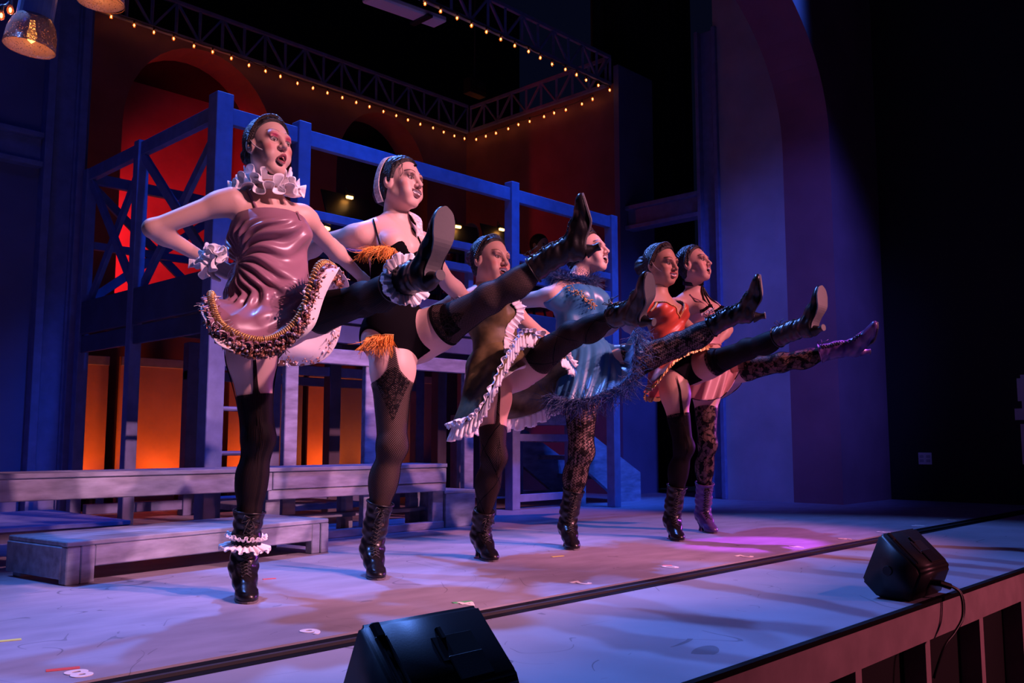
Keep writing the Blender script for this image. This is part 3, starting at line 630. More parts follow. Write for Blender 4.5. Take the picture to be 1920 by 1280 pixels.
def attr_mat(name, rough=.5, sss=.0, spec=.4):
    m, nt, b = nodemat(name); a = nt.nodes.new('ShaderNodeAttribute'); a.attribute_name = 'Col'; nt.links.new(a.outputs['Color'], b.inputs['Base Color'])
    b.inputs['Roughness'].default_value = rough; b.inputs['Specular IOR Level'].default_value = spec
    if sss: b.inputs['Subsurface Weight'].default_value = sss; b.inputs['Subsurface Radius'].default_value = (.02, .008, .005); b.inputs['Subsurface Scale'].default_value = .5
    return m
M['skin'] = attr_mat('skin', .48, 0.0, .35)
def cloth(name, col, rough=.5, sheen=0.0, spec=.4, metal=0.0, bump=0.0, scale=120, aniso=0):
    m = plain(name, col, rough, metal, bump=bump, scale=scale, spec=spec); b = m.node_tree.nodes['Principled BSDF']
    b.inputs['Sheen Weight'].default_value = sheen; return m
M['satin_mauve'] = cloth('mauve_satin', (.27, .135, .19), .34, .1, .6)
M['white_cloth'] = cloth('white_cotton', (.72, .68, .70), .8, .2); M['white_lace'] = cloth('white_lace', (.86, .84, .88), .85, .2)
M['black_velvet'] = cloth('black_velvet', (.005, .004, .006), .9, 0, .03); M['black_cloth'] = cloth('black_cloth', (.006, .005, .007), .8, 0, .06)
M['fringe'] = cloth('orange_fringe', (.80, .30, .045), .6); M['olive'] = plain('olive_velvet', (.115, .086, .036), .5, noise=.75, scale=11, bump=.25, spec=.3); M['blue_satin'] = cloth('teal_blue_satin', (.03, .17, .36), .36, .1, .6)  # olive velvet carries its patchy highlights as colour noise
M['feather'] = cloth('navy_feather', (.012, .04, .15), .6); M['red_satin'] = cloth('vermilion_satin', (.52, .07, .035), .42, .1, .5); M['gold'] = cloth('gold_braid', (.62, .38, .14), .4, 0, .5, .5)
M['pink_satin'] = cloth('pink_satin', (.60, .33, .35), .45, .1, .55); M['leather'] = cloth('black_leather', (.007, .006, .008), .30, 0, .36, bump=.12, scale=60); M['purple_leather'] = cloth('purple_leather', (.10, .05, .22), .33, 0, .5, bump=.12, scale=60)
M['sole'] = cloth('worn_boot_sole', (.11, .10, .11), .8, bump=.1, scale=40); M['lace'] = cloth('boot_lace', (.02, .02, .022), .5); M['hair'] = plain('dark_hair', (.020, .011, .009), .45, noise=.5, scale=90, stretch=(1, 1, 4), bump=.8)
M['hair_black'] = plain('black_hair', (.006, .005, .006), .4, noise=.5, scale=60, stretch=(1, 1, 6), bump=.5); M['copper_bead'] = cloth('copper_beads', (.26, .11, .07), .4, 0, .5, .3); M['pearl'] = cloth('pearl', (.50, .28, .24), .35, 0, .6)
for k in ('rib', 'net', 'netdiamond', 'lacerows', 'opaque', 'floral', 'lacetop', 'motif'): M['st_'+k] = lace_mat('stocking_'+k, k)
def from_front(g, tree, ac, off=.003):                   # points on the garment met from straight ahead of the figure: (sideways, up) from the pelvis
    out = []; nn = []
    for a, c in ac:
        h = tree.ray_cast(Vector(g.pel+g.side*a+g.up*c+g.f*.6), Vector(-g.f))
        if h[0] is not None: n = Vector(h[1]); n = n if n.dot(Vector(g.f)) > 0 else -n; out.append(np.array(h[0]+n*off)); nn.append(np.array(n))
    return np.array(out), np.array(nn)
M['scarf'] = plain('lace_scarf', (.62, .56, .58), .85, noise=.45, scale=75)
# ---------------------------------------------------------------- the dancers: body builder
def solve(p, uv, ln, near=True):
    d = nrm(ray(*uv)); o = _C-p; b = o@d; c = o@o-ln*ln; q = b*b-c
    if q < 0: return _C+d*(-b)
    return _C+d*(-b-math.sqrt(q) if near else -b+math.sqrt(q))
def frame(fwd, up):
    f = nrm(fwd); u = np.array(up, float); u = nrm(u-f*(u@f)); s = np.cross(u, f); return s, f, u   # s = figure's left when facing f
class Fig: pass
def make_joints(J, bulk=1.0):
    g = Fig(); g.b = bulk; P = {k: at(*v) for k, v in J.items() if k[0] != '_' and len(v) == 3 and not isinstance(v[2], str)}
    g.pel, g.neck, g.head = P['pel'], P['neck'], P['head']; g.up = nrm(g.neck-g.pel)
    g.sr = P['sr']; g.sl = P['sl'] if 'sl' in P else g.sr+np.array(J.get('_sh', (.33, 0.0, -.02)))
    g.hipR, g.hipL, g.kneeR, g.ankR, g.toeR = P['hipR'], P['hipL'], P['kneeR'], P['ankR'], P['toeR']
    g.kneeL = solve(g.hipL, J['kneeL'], J.get('_th', .40)); g.ankL = solve(g.kneeL, J['ankL'], J.get('_shn', .39)); g.toeL = solve(g.ankL, J['toeL'], .19)
    g.ankR[2] = .130
    for s, sh in (('R', g.sr), ('L', g.sl)):
        e = J['elb'+s]; el = solve(sh, e[:2], .275, e[2] == 'n'); wv = J['wri'+s]; setattr(g, 'elb'+s, el); setattr(g, 'wri'+s, solve(el, wv[:2], .235, wv[2] == 'n'))
    g.side = nrm(g.sl-g.sr); g.side = nrm(g.side-g.up*(g.side@g.up)); g.f = nrm(np.cross(g.side, g.up)); g.f = g.f if g.f[1] < 0 else -g.f   # faces the house
    g.waist = g.pel*.56+g.neck*.44+g.f*.005; g.chest = g.pel*.30+g.neck*.70+g.f*.012
    return g
def torso(v, g, k=.05, arms=False, bust=1.0):
    b = g.b; A = np.array([g.side, g.f, g.up])
    v.ell(g.pel+g.up*.015, A, (.150*b, .108*b, .115), k); v.ell(g.pel-g.f*.045-g.up*.03+g.side*.06, A, (.085*b, .085*b, .09), k); v.ell(g.pel-g.f*.045-g.up*.03-g.side*.06, A, (.085*b, .085*b, .09), k)
    v.ell(g.waist, A, (.120*b, .088*b, .13), k); v.ell(g.chest, A, (.136*b, .097*b, .135), k)
    v.ell(g.neck-g.up*.075-g.f*.004, A, (.145*b, .072*b, .07), k)
    for s in (-1, 1): v.ell(g.chest+g.f*.068+g.side*s*.066-g.up*.005, A, (.062*b*bust, .058*b*bust, .060*b*bust), .03)
    mid = g.neck-g.up*.02
    for sh in (g.sr, g.sl): v.cone(g.neck+(sh-g.neck)*.15, sh-g.up*.01, .040, .044*b, .045)
def arm_prims(v, g, sh, el, wr, b):
    v.cone(sh, el, .047*b, .035*b, .03); v.ell(sh+(el-sh)*.16, np.eye(3), (.046*b, .046*b, .046*b), .03)
    v.cone(el, wr, .036*b, .0235, .02); m = el+(wr-el)*.22; v.ell(m, np.eye(3), (.036*b,)*3, .03)
def hand_prims(v, wr, el, side, curl=.5, thumb=1):
    d = nrm(wr-el); s = nrm(side-d*(side@d)); n = np.cross(d, s)         # d along, s across knuckles, n palm normal
    pc = wr+d*.045; v.ell(pc, np.array([d, s, n]), (.046, .038, .015), .012)
    for i, (o, l) in enumerate(((-.027, .058), (-.009, .072), (.009, .068), (.026, .052))):
        p = wr+d*.08+s*o; c1 = nrm(d*math.cos(curl*.6)+n*math.sin(curl*.6)); q = p+c1*l*.45; c2 = nrm(d*math.cos(curl*1.5)+n*math.sin(curl*1.5)); r = q+c2*l*.35; c3 = nrm(d*math.cos(curl*2.2)+n*math.sin(curl*2.2)); t = r+c3*l*.25
        v.cone(p-d*.02, q, .0092, .0085, .006); v.cone(q, r, .0085, .0078, .003); v.cone(r, t, .0078, .0065, .003)
    p = wr+d*.022-s*.028*thumb; q = p+nrm(d*.7-s*thumb*.75+n*.25)*.038; r = q+nrm(d*.9-s*thumb*.25+n*.4)*.028
    v.cone(p, q, .0125, .0098, .012); v.cone(q, r, .0098, .0075, .003)
def leg_prims(v, g, hip, kn, an, b, front):
    v.cone(hip, kn, .092*b, .054*b, .04); v.ell(hip+(kn-hip)*.28+front*.012, np.eye(3), (.084*b,)*3, .05)
    v.ell(kn+front*.008, np.eye(3), (.050*b,)*3, .03)
    v.cone(kn, kn+(an-kn)*.6, .051*b, .036, .03); v.cone(kn+(an-kn)*.6, an, .036, .028, .02); m = kn+(an-kn)*.30-front*.018; v.ell(m, np.eye(3), (.050*b,)*3, .045); v.ell(kn+(an-kn)*.43-front*.012, np.eye(3), (.041*b,)*3, .045)
def head_build(g, face, skin):
    yaw, pitch, roll = face['look']; f0 = np.array([math.sin(R(yaw)), -math.cos(R(yaw)), 0]); f = nrm(f0*math.cos(R(pitch))+np.array([0, 0, math.sin(R(pitch))]))
    s, f, u = frame(f, (0, 0, 1)); cr, sr_ = math.cos(R(roll)), math.sin(R(roll)); s, u = s*cr+u*sr_, u*cr-s*sr_
    g.hs, g.hf, g.hu = s, f, u; sc = face.get('scale', 1.0); g.hsc = sc; Hc = g.head
    W = lambda a, b, c: Hc+(s*a+f*b+u*c)*sc
    A = np.array([s, f, u]); h = face.get('res', .0019); lo = Hc-.17; hi = Hc+.15; v = Vol(lo, hi, h); z = sc
    v.ell(W(0, -.014, .030), A, np.array((.0735, .092, .083))*z, .02); v.ell(W(0, .026, -.036), A, np.array((.056, .056, .074))*z, .035)
    jw = face.get('jaw', 0.0); v.ell(W(0, .055, -.094-jw), A, np.array((.018, .019, .016+jw*.3))*z, .026)
    for q in (-1, 1):
        v.cone(W(q*.050, .002, -.056), W(q*.020, .052, -.094-jw), .013*z, .013*z, .03); v.ell(W(q*.040, .053, -.024), A, np.array((.022, .022, .020))*z, .025)
        v.ell(W(q*.034, .058, -.058), A, np.array((.022, .022, .024))*z*face.get('cheek', 1), .02)
    v.cone(W(-.034, .070, .022), W(.034, .070, .022), .013*z, .013*z, .022)
    for q in (-1, 1): v.ell(W(q*.031, .090, .001), A, np.array((.017, .017, .0125))*z, .014, 'c')
    for q in (-1, 1): v.ell(W(q*.031, .0665, .001), A, np.array((.0128,)*3)*z, .002)
    lid = face.get('lid', .004)
    for q in (-1, 1): v.cone(W(q*.031-.012*1, .0745, .010), W(q*.031+.012, .0745, .010), .0042*z, .0042*z, .006)
    v.cone(W(0, .078, .014), W(0, .100, -.024), .0085*z, .0105*z, .014); v.ell(W(0, .101, -.027), A, np.array((.0105, .010, .009))*z, .006)
    for q in (-1, 1): v.ell(W(q*.0115, .089, -.031), A, np.array((.0085, .0095, .0078))*z, .007)
    for q in (-1, 1): v.ell(W(q*.0062, .0965, -.0365), A, np.array((.0033, .005, .003))*z, .002, 'c')
    mo = face['mouth']; mw, mh, zc = mo['w'], mo['h'], -.062+mo.get('dz', 0); smile = mo.get('smile', 0); pk = mo.get('pucker', 0)
    T = np.linspace(-1, 1, 9); lw = mo.get('lip', 1.0)
    up_ = [W(mw*t, .079+pk+.013*(1-t*t), zc+mh*.5*(1-t*t)+smile*t*t+.003*(1-abs(t))) for t in T]; lo_ = [W(mw*t, .077+pk+.011*(1-t*t)-mh*.25, zc-mh*.5*(1-t*t)+smile*t*t-.003) for t in T]
    if mh > .006: [v.ell(W(mw*t_, .080+pk, zc+smile*t_*t_*1.2), A, np.array((mw*.42, .026, max(.0022, mh*.54*(1-t_*t_))))*z, .002, 'c') for t_ in (-.62, -.45, -.25, 0, .25, .45, .62)]
    for i in range(8): v.cone(up_[i], up_[i+1], (.0030+.0016*lw*(1-T[i]**2))*z, (.0030+.0016*lw*(1-T[i+1]**2))*z, .004); v.cone(lo_[i], lo_[i+1], (.0030+.0026*lw*(1-T[i]**2))*z, (.0030+.0026*lw*(1-T[i+1]**2))*z, .004)
    if mo.get('teeth'):
        Tt = np.linspace(-.8, .8, 7); pt = [W(mw*t, .0715+pk+.012*(1-t*t), zc+mh*.5*(1-t*t)*.72+smile*(t*t*.8+.05)-.002) for t in Tt]
        for i in range(6): v.cone(pt[i], pt[i+1], .0050*z, .0050*z, .001)
    for q in (-1, 1):
        v.ell(W(q*.0745, -.012, -.008), np.array([nrm(s*1+f*.35*q*0-f*.25), nrm(f+s*.2*q), u]), np.array((.0085, .0185, .031))*z, .007)
        v.ell(W(q*.082, -.008, -.006), A, np.array((.006, .010, .017))*z, .003, 'c')
    v.cone(W(0, -.022, -.045), g.neck-g.up*.03, .052*z, .054, .04)
    P, Q = v.nets(); Lc = (P-Hc)/sc; a, b, c = Lc@s, Lc@f, Lc@u
    col = np.tile(np.array(skin), (len(P), 1))
    def blend(m, cc, k=1.0):
        m = np.clip(m, 0, 1)[:, None]*k; col[:] = col*(1-m)+np.array(cc)*m
    gss = lambda x0, z0, sx, sz: np.exp(-((np.abs(a)-x0)/sx)**2-((c-z0)/sz)**2)*(b > .03)
    blend(gss(.046, -.030, .018, .014), np.array(skin)*np.array((1.0, .45, .42)), face.get('blush', .5))
    es = face.get('shadow', (.25, .05, .08)); blend(gss(.032, face.get('shadow_z', .012), .018, face.get('shadow_h', .008))*1.3, es, face.get('shadow_k', .9))
    ex, ez = np.abs(a)-.031, c-.001
    rr = np.sqrt((ex/1.25)**2+(ez*1.15)**2); fr = b > .055
    op = face.get('eye_open', .0058)*1.12
    el_ = np.sqrt((ex/.0158)**2+((ez-.0008)/(op+.0030))**2); blend(np.clip((1.06-el_)*5, 0, 1)*fr, (.02, .012, .015), .93)                 # liner
    eye = (np.abs(ez-.0003) < op*np.sqrt(np.clip(1-(ex/.0125)**2, 0, 1))) & (np.abs(ex) < .0125) & fr
    blend(eye*1.0, (.46, .41, .41)); gx = face.get('gaze', 0.0)  # whites of the eyes greyed, their shade put into the colour
    ir = eye & ((a-np.sign(a)*.031-gx)**2+ez**2 < .0067**2); blend(ir*1.0, (.035, .02, .012)); blend((eye & ((a-np.sign(a)*.031-gx)**2+ez**2 < .0034**2))*1.0, (.004, .004, .004))
    blend((eye & ((a-np.sign(a)*.031-gx-.0015)**2+(ez-.0022)**2 < .0011**2))*1.0, (.9, .9, .9))  # painted white glint in each eye
    bt = face.get('brow', .030); bw = np.abs(c-(bt+.006*(1-((np.abs(a)-.035)/.02)**2)+face.get('brow_tilt', 0)*(np.abs(a)-.03)))
    blend(((bw < face.get('brow_w', .0026)) & (np.abs(a) > .013) & (np.abs(a) < .052) & (b > .04))*1.0, face.get('brow_col', (.03, .015, .01)), .85)
    # lips, mouth, teeth
    t = np.clip(a/mw, -1.15, 1.15); zu = zc+mh*.5*(1-t*t)+smile*t*t+.003*(1-np.abs(t)); zl = zc-mh*.5*(1-t*t)+smile*t*t-.003
    lipm = (b > .055) & (np.abs(t) < 1.1) & (c < zu+.0045) & (c > zl-.0055); blend(lipm*1.0, face.get('lip', (.22, .02, .04)), .92)
    depth = .079+pk+.013*(1-t*t)
    ins = (np.abs(t) < 1) & (c < zu-.001) & (c > zl+.001) & (b < depth-.002) & (b > .03) & (mh > .006); blend(ins*1.0, (.03, .006, .008))
    if mo.get('teeth'):
        tz = zc+mh*.5*(1-t*t)*.72+smile*(t*t*.8+.05)-.002
        blend(((np.abs(c-tz) < mo.get('teeth_h', .0055)) & (np.abs(t) < .86) & (b > .06) & (b < depth+.004) & (c < zu-.0022) & (c > zl+.001))*1.0, (.80, .74, .72))
    if face.get('paint'): face['paint'](a, b, c, blend)
    g.hv = v
    return P, Q, col, W, A
def hair_cap(g, W, A, mat, person, line=(.050, .078, -.004, -.07), thick=.012, bun=None, name='hair', bumps=.0016):
    z = g.hsc; Hc = g.head; v = Vol(Hc-.16, Hc+.17, .003); v.ell(W(0, -.016, .032), A, np.array((.0735+thick, .092+thick, .083+thick))*z, .0)
    v.ell(W(0, -.05, -.035), A, np.array((.062, .045, .05))*z, .03)
    if bun:
        for (bx, bf, bu, br) in bun: v.ell(W(bx, bf, bu), A, np.array((br*1.1, br*.9, br))*z, .015)
    x, y, zz = v.pts(); a = ((x-Hc[0])*g.hs[0]+(y-Hc[1])*g.hs[1]+(zz-Hc[2])*g.hs[2])/z; b = ((x-Hc[0])*g.hf[0]+(y-Hc[1])*g.hf[1]+(zz-Hc[2])*g.hf[2])/z; c = ((x-Hc[0])*g.hu[0]+(y-Hc[1])*g.hu[1]+(zz-Hc[2])*g.hu[2])/z
    f1, u1, f2, u2 = line; nf, nu = (u1-u2), -(f1-f2); ln = math.hypot(nf, nu); nf /= ln; nu /= ln
    pl = (b-f1)*nf+(c-u1)*nu+ .9*a*a*4
    pl = np.maximum(pl, -(c+.085))
    v.d = v.d+bumps*(np.sin(np.arctan2(c-.03, b+.02)*26+a*60)*.8+np.sin(a*420+np.sin(b*60)*2)*.6+np.sin(b*90+c*70)*.5).astype(np.float32)
    hh = np.maximum(.012-np.abs(v.d-pl), 0)/.012; v.d = (np.maximum(v.d, pl)+hh*hh*.003).astype(np.float32)
    P, Q = v.nets(); return addobj(name, npmesh('hair', P, Q), mat, person)
def braid(path, r, turns, mat, parent, name='braid'):
    P = catmull(path, turns*14); T = np.gradient(P, axis=0); T /= np.linalg.norm(T, axis=1)[:, None]; n0 = nrm(np.cross(T[0], (.3, .2, .9))); mb = MB(); N = []
    for t in T: n0 = nrm(n0-t*(n0@t)); N.append(n0)
    N = np.array(N); B = np.cross(T, N); ph = np.linspace(0, turns*2*math.pi, len(P))
    for k in range(3):
        o = ph+k*2*math.pi/3; mb.tube(P+(N*np.sin(o)[:, None]*.9+B*np.sin(2*o)[:, None]*.45)*r, r*.72, 6)
    return mb.build(name, mat, parent, True)
def stocking(g, hip, kn, an, front, s0, s1, mat, person, name='stocking', off=.004, n=48, rows=70, t0=-math.pi, t1=math.pi, parent=None):
    ax = [hip, kn, an]; closed = abs((t1-t0)-2*math.pi) < 1e-3
    TH = np.linspace(t0, t1, n+1)
    S0 = np.array([s0(t) if callable(s0) else s0 for t in TH]); S1 = np.array([s1(t) if callable(s1) else s1 for t in TH]); G = []; UV = []
    d1 = nrm(kn-hip); d2 = nrm(an-kn); l1 = np.linalg.norm(kn-hip); l2 = np.linalg.norm(an-kn)
    q = np.linspace(0, 1, rows)[:, None]; SS = S0[None]+(S1-S0)[None]*q
    w = np.clip((SS-.8)/.4, 0, 1); w = w*w*(3-2*w); D = d1*(1-w[..., None])+d2*w[..., None]; D /= np.linalg.norm(D, axis=-1)[..., None]
    base = np.where((SS < 1)[..., None], hip+(kn-hip)*SS[..., None], kn+(an-kn)*(SS[..., None]-1))
    F = front-D*(D@front)[..., None]; F /= np.linalg.norm(F, axis=-1)[..., None]; Sd = np.cross(D, F)
    dr = F*np.cos(TH)[None, :, None]+Sd*np.sin(TH)[None, :, None]
    r = np.full(SS.shape, .012); done = np.zeros(SS.shape, bool)
    for it in range(90):
        d = g.vol.sample(base+dr*r[..., None]); done |= d > 0; r = np.where(done, r, r+np.maximum(.002, -d*.5))
        if done.all(): break
    for it in range(3): r = np.clip(r-g.vol.sample(base+dr*r[..., None])*.9, .012, .17)
    G = base+dr*(r+off)[..., None]
    U = TH[None]*.068+0*SS; Wv = np.where(SS < 1, SS*l1, l1+(SS-1)*l2)
    P, Q = gridmesh(name, G); return addobj(name, npmesh(name, P, Q, True, uv=np.stack([U.ravel(), Wv.ravel()], 1)), mat, parent or person)
# ---- boots: built in the foot's own frame (x toe, y left, z up from the sole, ankle at 0); the shaft follows the shin
HEEL = -.122
def sole_z(x): t = np.clip((x+.02)/.10, 0, 1); t = t*t*(3-2*t); return -.066*(1-t)+(HEEL+.006)*t
xs = np.linspace(-.058, .182, 24); w_ = np.interp(xs, [-.058, -.045, -.02, .03, .09, .13, .16, .175, .182], [.004, .020, .027, .023, .036, .037, .029, .017, .004]); Vt = []
for dz_ in (-.0055, .001):
    for x, ww in zip(xs, w_):
        for sgn in (-1, 1): Vt.append((x, sgn*ww, float(sole_z(x))+dz_))
n_ = len(xs); Fq = [(0, 2*n_, 2*n_+1, 1), (2*n_-2, 2*n_-1, 4*n_-1, 4*n_-2)]
for i in range(n_-1):
    a = 2*i; Fq += [(a, a+1, a+3, a+2), (2*n_+a, 2*n_+a+2, 2*n_+a+3, 2*n_+a+1), (a, a+2, 2*n_+a+2, 2*n_+a), (a+1, 2*n_+a+1, 2*n_+a+3, a+3)]
sole_me = mesh('sole', Vt, Fq)
hm = MB(); prof = [(.027, -.064), (.023, -.078), (.016, -.092), (.0135, -.104), (.0158, -.118), (.0162, HEEL)]
for i, (r_, z_) in enumerate(prof):
    for k in range(14): t = 2*math.pi*k/14; hm.V.append((-.036+r_*math.cos(t)*1.05+.004*(i/5), r_*math.sin(t), z_))
for i in range(5):
    for k in range(14): hm.F.append((i*14+k, i*14+(k+1) % 14, (i+1)*14+(k+1) % 14, (i+1)*14+k))
heel_me = mesh('heel', hm.V, hm.F, True); ht = MB().lathe([(0, HEEL), (.0165, HEEL), (.0165, HEEL+.004), (0, HEEL+.004)], (-.032, 0, 0), 14); htip_me = mesh('heel_tip', ht.V, ht.F)
def boot_meshes(sd, top, rt, h=.0038):                   # sd: shin direction in the foot frame
    sd = nrm(sd); tp = sd*top; lo = np.minimum((-.09, -.065, -.14), tp-.09); hi = np.maximum((.20, .065, .06), tp+.09)
    v = Vol(lo, hi, h); I = np.eye(3)
    v.ell((-.020, 0, -.035), I, (.043, .036, .044), .02); v.cone((0, 0, -.03), (.055, 0, -.062), .040, .035, .03); v.cone((.055, 0, -.066), (.115, 0, -.094), .036, .031, .03)
    v.ell((.125, 0, -.102), I, (.045, .036, .025), .02); v.ell((.155, .002, -.106), I, (.030, .026, .018), .02)
    v.cone((-.002, 0, -.02), sd*.06, .043, .043, .03); v.cone(sd*.06, tp+sd*.01, .043, rt, .03)
    x, y, z = v.pts(); v.d = v.d+(.0022*np.sin(z*170+x*60)*np.sin(y*70+1+x*30)*(z > -.09)).astype(np.float32)
    v.d = np.maximum(v.d, (sole_z(x)-z+0*y)).astype(np.float32); v.d = np.maximum(v.d, (x*sd[0]+y*sd[1]+z*sd[2]-top)).astype(np.float32)
    P, Q = v.nets(); bme = npmesh('boot', P, Q)
    fx = nrm(np.array((1.0, 0, 0))-sd*sd[0]); yv = np.cross(sd, fx); lm = MB()
    def surf(c, d, lat):
        T = np.linspace(.13, -.01, 120); p = c+lat+T[:, None]*d; dd = v.sample(p); return p[int(np.argmax(dd < 0))]+d*.003
    st = [(np.array((.07-.0*i, 0, -.075)), nrm((.55, 0, .85)), np.array((0, 1.0, 0))) for i in (0,)]
    cs = [(np.array((.075, 0, -.085)), nrm((.5, 0, .86))), (np.array((.06, 0, -.075)), nrm((.55, 0, .83))), (np.array((.045, 0, -.062)), nrm((.62, 0, .78))), (np.array((.028, 0, -.045)), nrm((.75, 0, .66))), (np.array((.01, 0, -.02)), nrm(fx*.9+sd*.35))]
    cs += [(sd*t, fx) for t in np.linspace(.015, top-.015, max(3, int(top/.0155)))]
    E = [[surf(c, d, np.array((0, q*.013, 0.0))) for c, d in cs] for q in (-1, 1)]
    for i in range(len(cs)-1):
        for q in (0, 1):
            a, b = E[q][i], E[1-q][i+1]; m_ = surf((cs[i][0]+cs[i+1][0])/2, nrm(cs[i][1]+cs[i+1][1]), np.zeros(3)); lm.tube([a, m_, b], .0023, 5)
            lm.lathe([(.001, 0), (.0046, .0), (.0038, .0028), (.001, .002)], a-cs[i][1]*.002, 7, cs[i][1])
    p = (E[0][-1]+E[1][-1])/2
    for q in (-1, 1):
        lm.tube([p, p+fx*.02+yv*q*.022+sd*.012, p+fx*.022+yv*q*.03-sd*.012, p+fx*.006+yv*q*.012-sd*.010, p], .0018, 5); lm.tube([p, p+fx*.018+yv*q*.012-sd*.02, p+fx*.02+yv*q*.02-sd*.05], .0018, 5)
    e1, e2 = fx, yv; cuf = MB().tube([tp+(e1*math.cos(t)+e2*math.sin(t))*(rt+.001) for t in np.arange(28)*2*math.pi/28], .0035, 6, closed=True)
    return bme, mesh('laces', lm.V, lm.F, True), mesh('cuff', cuf.V, cuf.F, True)
def boot(person, ank, X, Z, shin, mat, scale=1.0, label=None, top=.165, rt=.056, sole=None):
    zv = nrm(Z); xv = nrm(X-zv*(np.array(X)@zv)); yv = np.cross(zv, xv); Mx = Matrix(((xv[0]*scale, yv[0]*scale, zv[0]*scale, ank[0]), (xv[1]*scale, yv[1]*scale, zv[1]*scale, ank[1]), (xv[2]*scale, yv[2]*scale, zv[2]*scale, ank[2]), (0, 0, 0, 1)))
    bme, lme, cme = boot_meshes(np.array((shin@xv, shin@yv, shin@zv)), top/scale, rt/scale)
    def put(nm, me, m, par):
        o = bpy.data.objects.new(nm, me); COL.objects.link(o); o.parent = par
        if not me.materials: me.materials.append(None)
        o.material_slots[0].link = 'OBJECT'; o.material_slots[0].material = m
        o.matrix_parent_inverse = Matrix.Translation(-Vector(person.location)) if par is person else Mx.inverted(); o.matrix_basis = Mx; return o
    b = put('boot', bme, mat, person); put('sole', sole_me, sole or M['sole'], b); put('heel', heel_me, mat, b); put('heel_tip', htip_me, M['sole'], b); put('laces', lme, M['lace'], b); put('cuff', cme, mat, b)
    if label: b['label'] = label
    return b, Mx
def make_body(name_label, J, face, skin, bulk=1.0, h=.006, group='dancers kicking in a line', bust=1.0):
    g = make_joints(J, bulk); g.J = J
    pts = np.array([g.head, g.neck, g.sr, g.sl, g.elbR, g.elbL, g.wriR, g.wriL, g.hipR, g.hipL, g.kneeR, g.kneeL, g.ankR, g.ankL]); v = Vol(pts.min(0)-.16, pts.max(0)+.16, h)
    torso(v, g, bust=bust); b = bulk
    v.cone(g.neck-g.up*.03, g.head-g.hu*.05 if hasattr(g, 'hu') else g.head+np.array([0, 0, -.05]), .053, .047, .04)
    g.frR = nrm(g.f+0*g.up); dL = nrm(g.ankL-g.hipL); g.frL = nrm(g.up-dL*(g.up@dL))
    leg_prims(v, g, g.hipR, g.kneeR, g.ankR, b, g.frR); leg_prims(v, g, g.hipL, g.kneeL, g.ankL, b, g.frL)
    arm_prims(v, g, g.sr, g.elbR, g.wriR, b); arm_prims(v, g, g.sl, g.elbL, g.wriL, b)
    hand_prims(v, g.wriR, g.elbR, J.get('_hsR', g.up), .5, 1); hand_prims(v, g.wriL, g.elbL, J.get('_hsL', g.up), .5, 1)
    v.cone(g.ankR, g.ankR+(g.toeR-g.ankR)*.25-np.array((0, 0, .03)), .024, .016, .01); v.cone(g.ankL, g.ankL+(g.toeL-g.ankL)*.2+nrm(g.ankL-g.kneeL)*.03, .024, .016, .01)
    g.vol = v; P, Q = v.nets(); col = np.tile(np.array(skin), (len(P), 1)); col *= (1+.06*wob(P, 23)[:, None])
    hp, hq, hc, W, A = head_build(g, face, skin); g.W, g.A = W, A
    per = empty('person', (g.ankR[0], g.ankR[1], 0)); tag(per, name_label, 'person', group); g.per = per
    g.body = addobj('body', npmesh('body', np.concatenate([P, hp]), np.concatenate([Q, hq+len(P)]), True, np.concatenate([col, hc])), M['skin'], per)
    return g
def garment(g, name, mat, iso, mask, wr=None, h=.005, k=.05, bust=1.0, legs=True, parent=None, extra=None):
    v = Vol(g.pel-np.array((.34, .34, .34)), g.neck+np.array((.34, .34, .14)), h); torso(v, g, k, bust=bust)
    if legs:
        for hp, kn in ((g.hipR, g.kneeR), (g.hipL, g.kneeL)): v.cone(hp, hp+(kn-hp)*.5, .092*g.b, .072*g.b, .04)
    if extra: extra(v)
    if wr is not None:
        x, y, z = v.pts(); xx, yy, zz = np.broadcast_arrays(x, y, z); v.d = (v.d-wr(np.stack([xx, yy, zz], -1))).astype(np.float32)
    x, y, z = v.pts(); x = x-g.pel[0]; y = y-g.pel[1]; z = z-g.pel[2]; loc = [x*a_[0]+y*a_[1]+z*a_[2] for a_ in (g.side, g.f, g.up)]
    v.d = np.maximum(v.d-iso, mask(*loc)).astype(np.float32); P, Q = v.nets(); return addobj(name, npmesh(name, P, Q), mat, parent or g.per)
def loft(name, loops, mat, parent, n=120, rows=40, folds=None, thick=.003):
    Ls = [catmull(l, n, True) for l in loops]; G = np.array([catmull(np.array([l[j] for l in Ls]), rows) for j in range(n)]).transpose(1, 0, 2)
    if folds is not None:
        c = G.mean(1, keepdims=True); d = G-c; d[..., 2] = 0; d /= np.linalg.norm(d, axis=-1)[..., None]+1e-9; th = np.linspace(0, 2*np.pi, n, endpoint=False)[None]; q = np.linspace(0, 1, rows)[:, None]; G = G+d*folds(q, th)[..., None]
    P, Q = gridmesh(name, G, True); o = addobj(name, npmesh(name, P, Q), mat, parent); sm_ = o.modifiers.new('thickness', 'SOLIDIFY'); sm_.thickness = thick; sm_.offset = 0; return o, G
def sheet(name, G, mat, parent, closed=False, thick=0.0):
    P, Q = gridmesh(name, G, closed); o = addobj(name, npmesh(name, P, Q), mat, parent)
    if thick: s_ = o.modifiers.new('thickness', 'SOLIDIFY'); s_.thickness = thick; s_.offset = 0
    return o
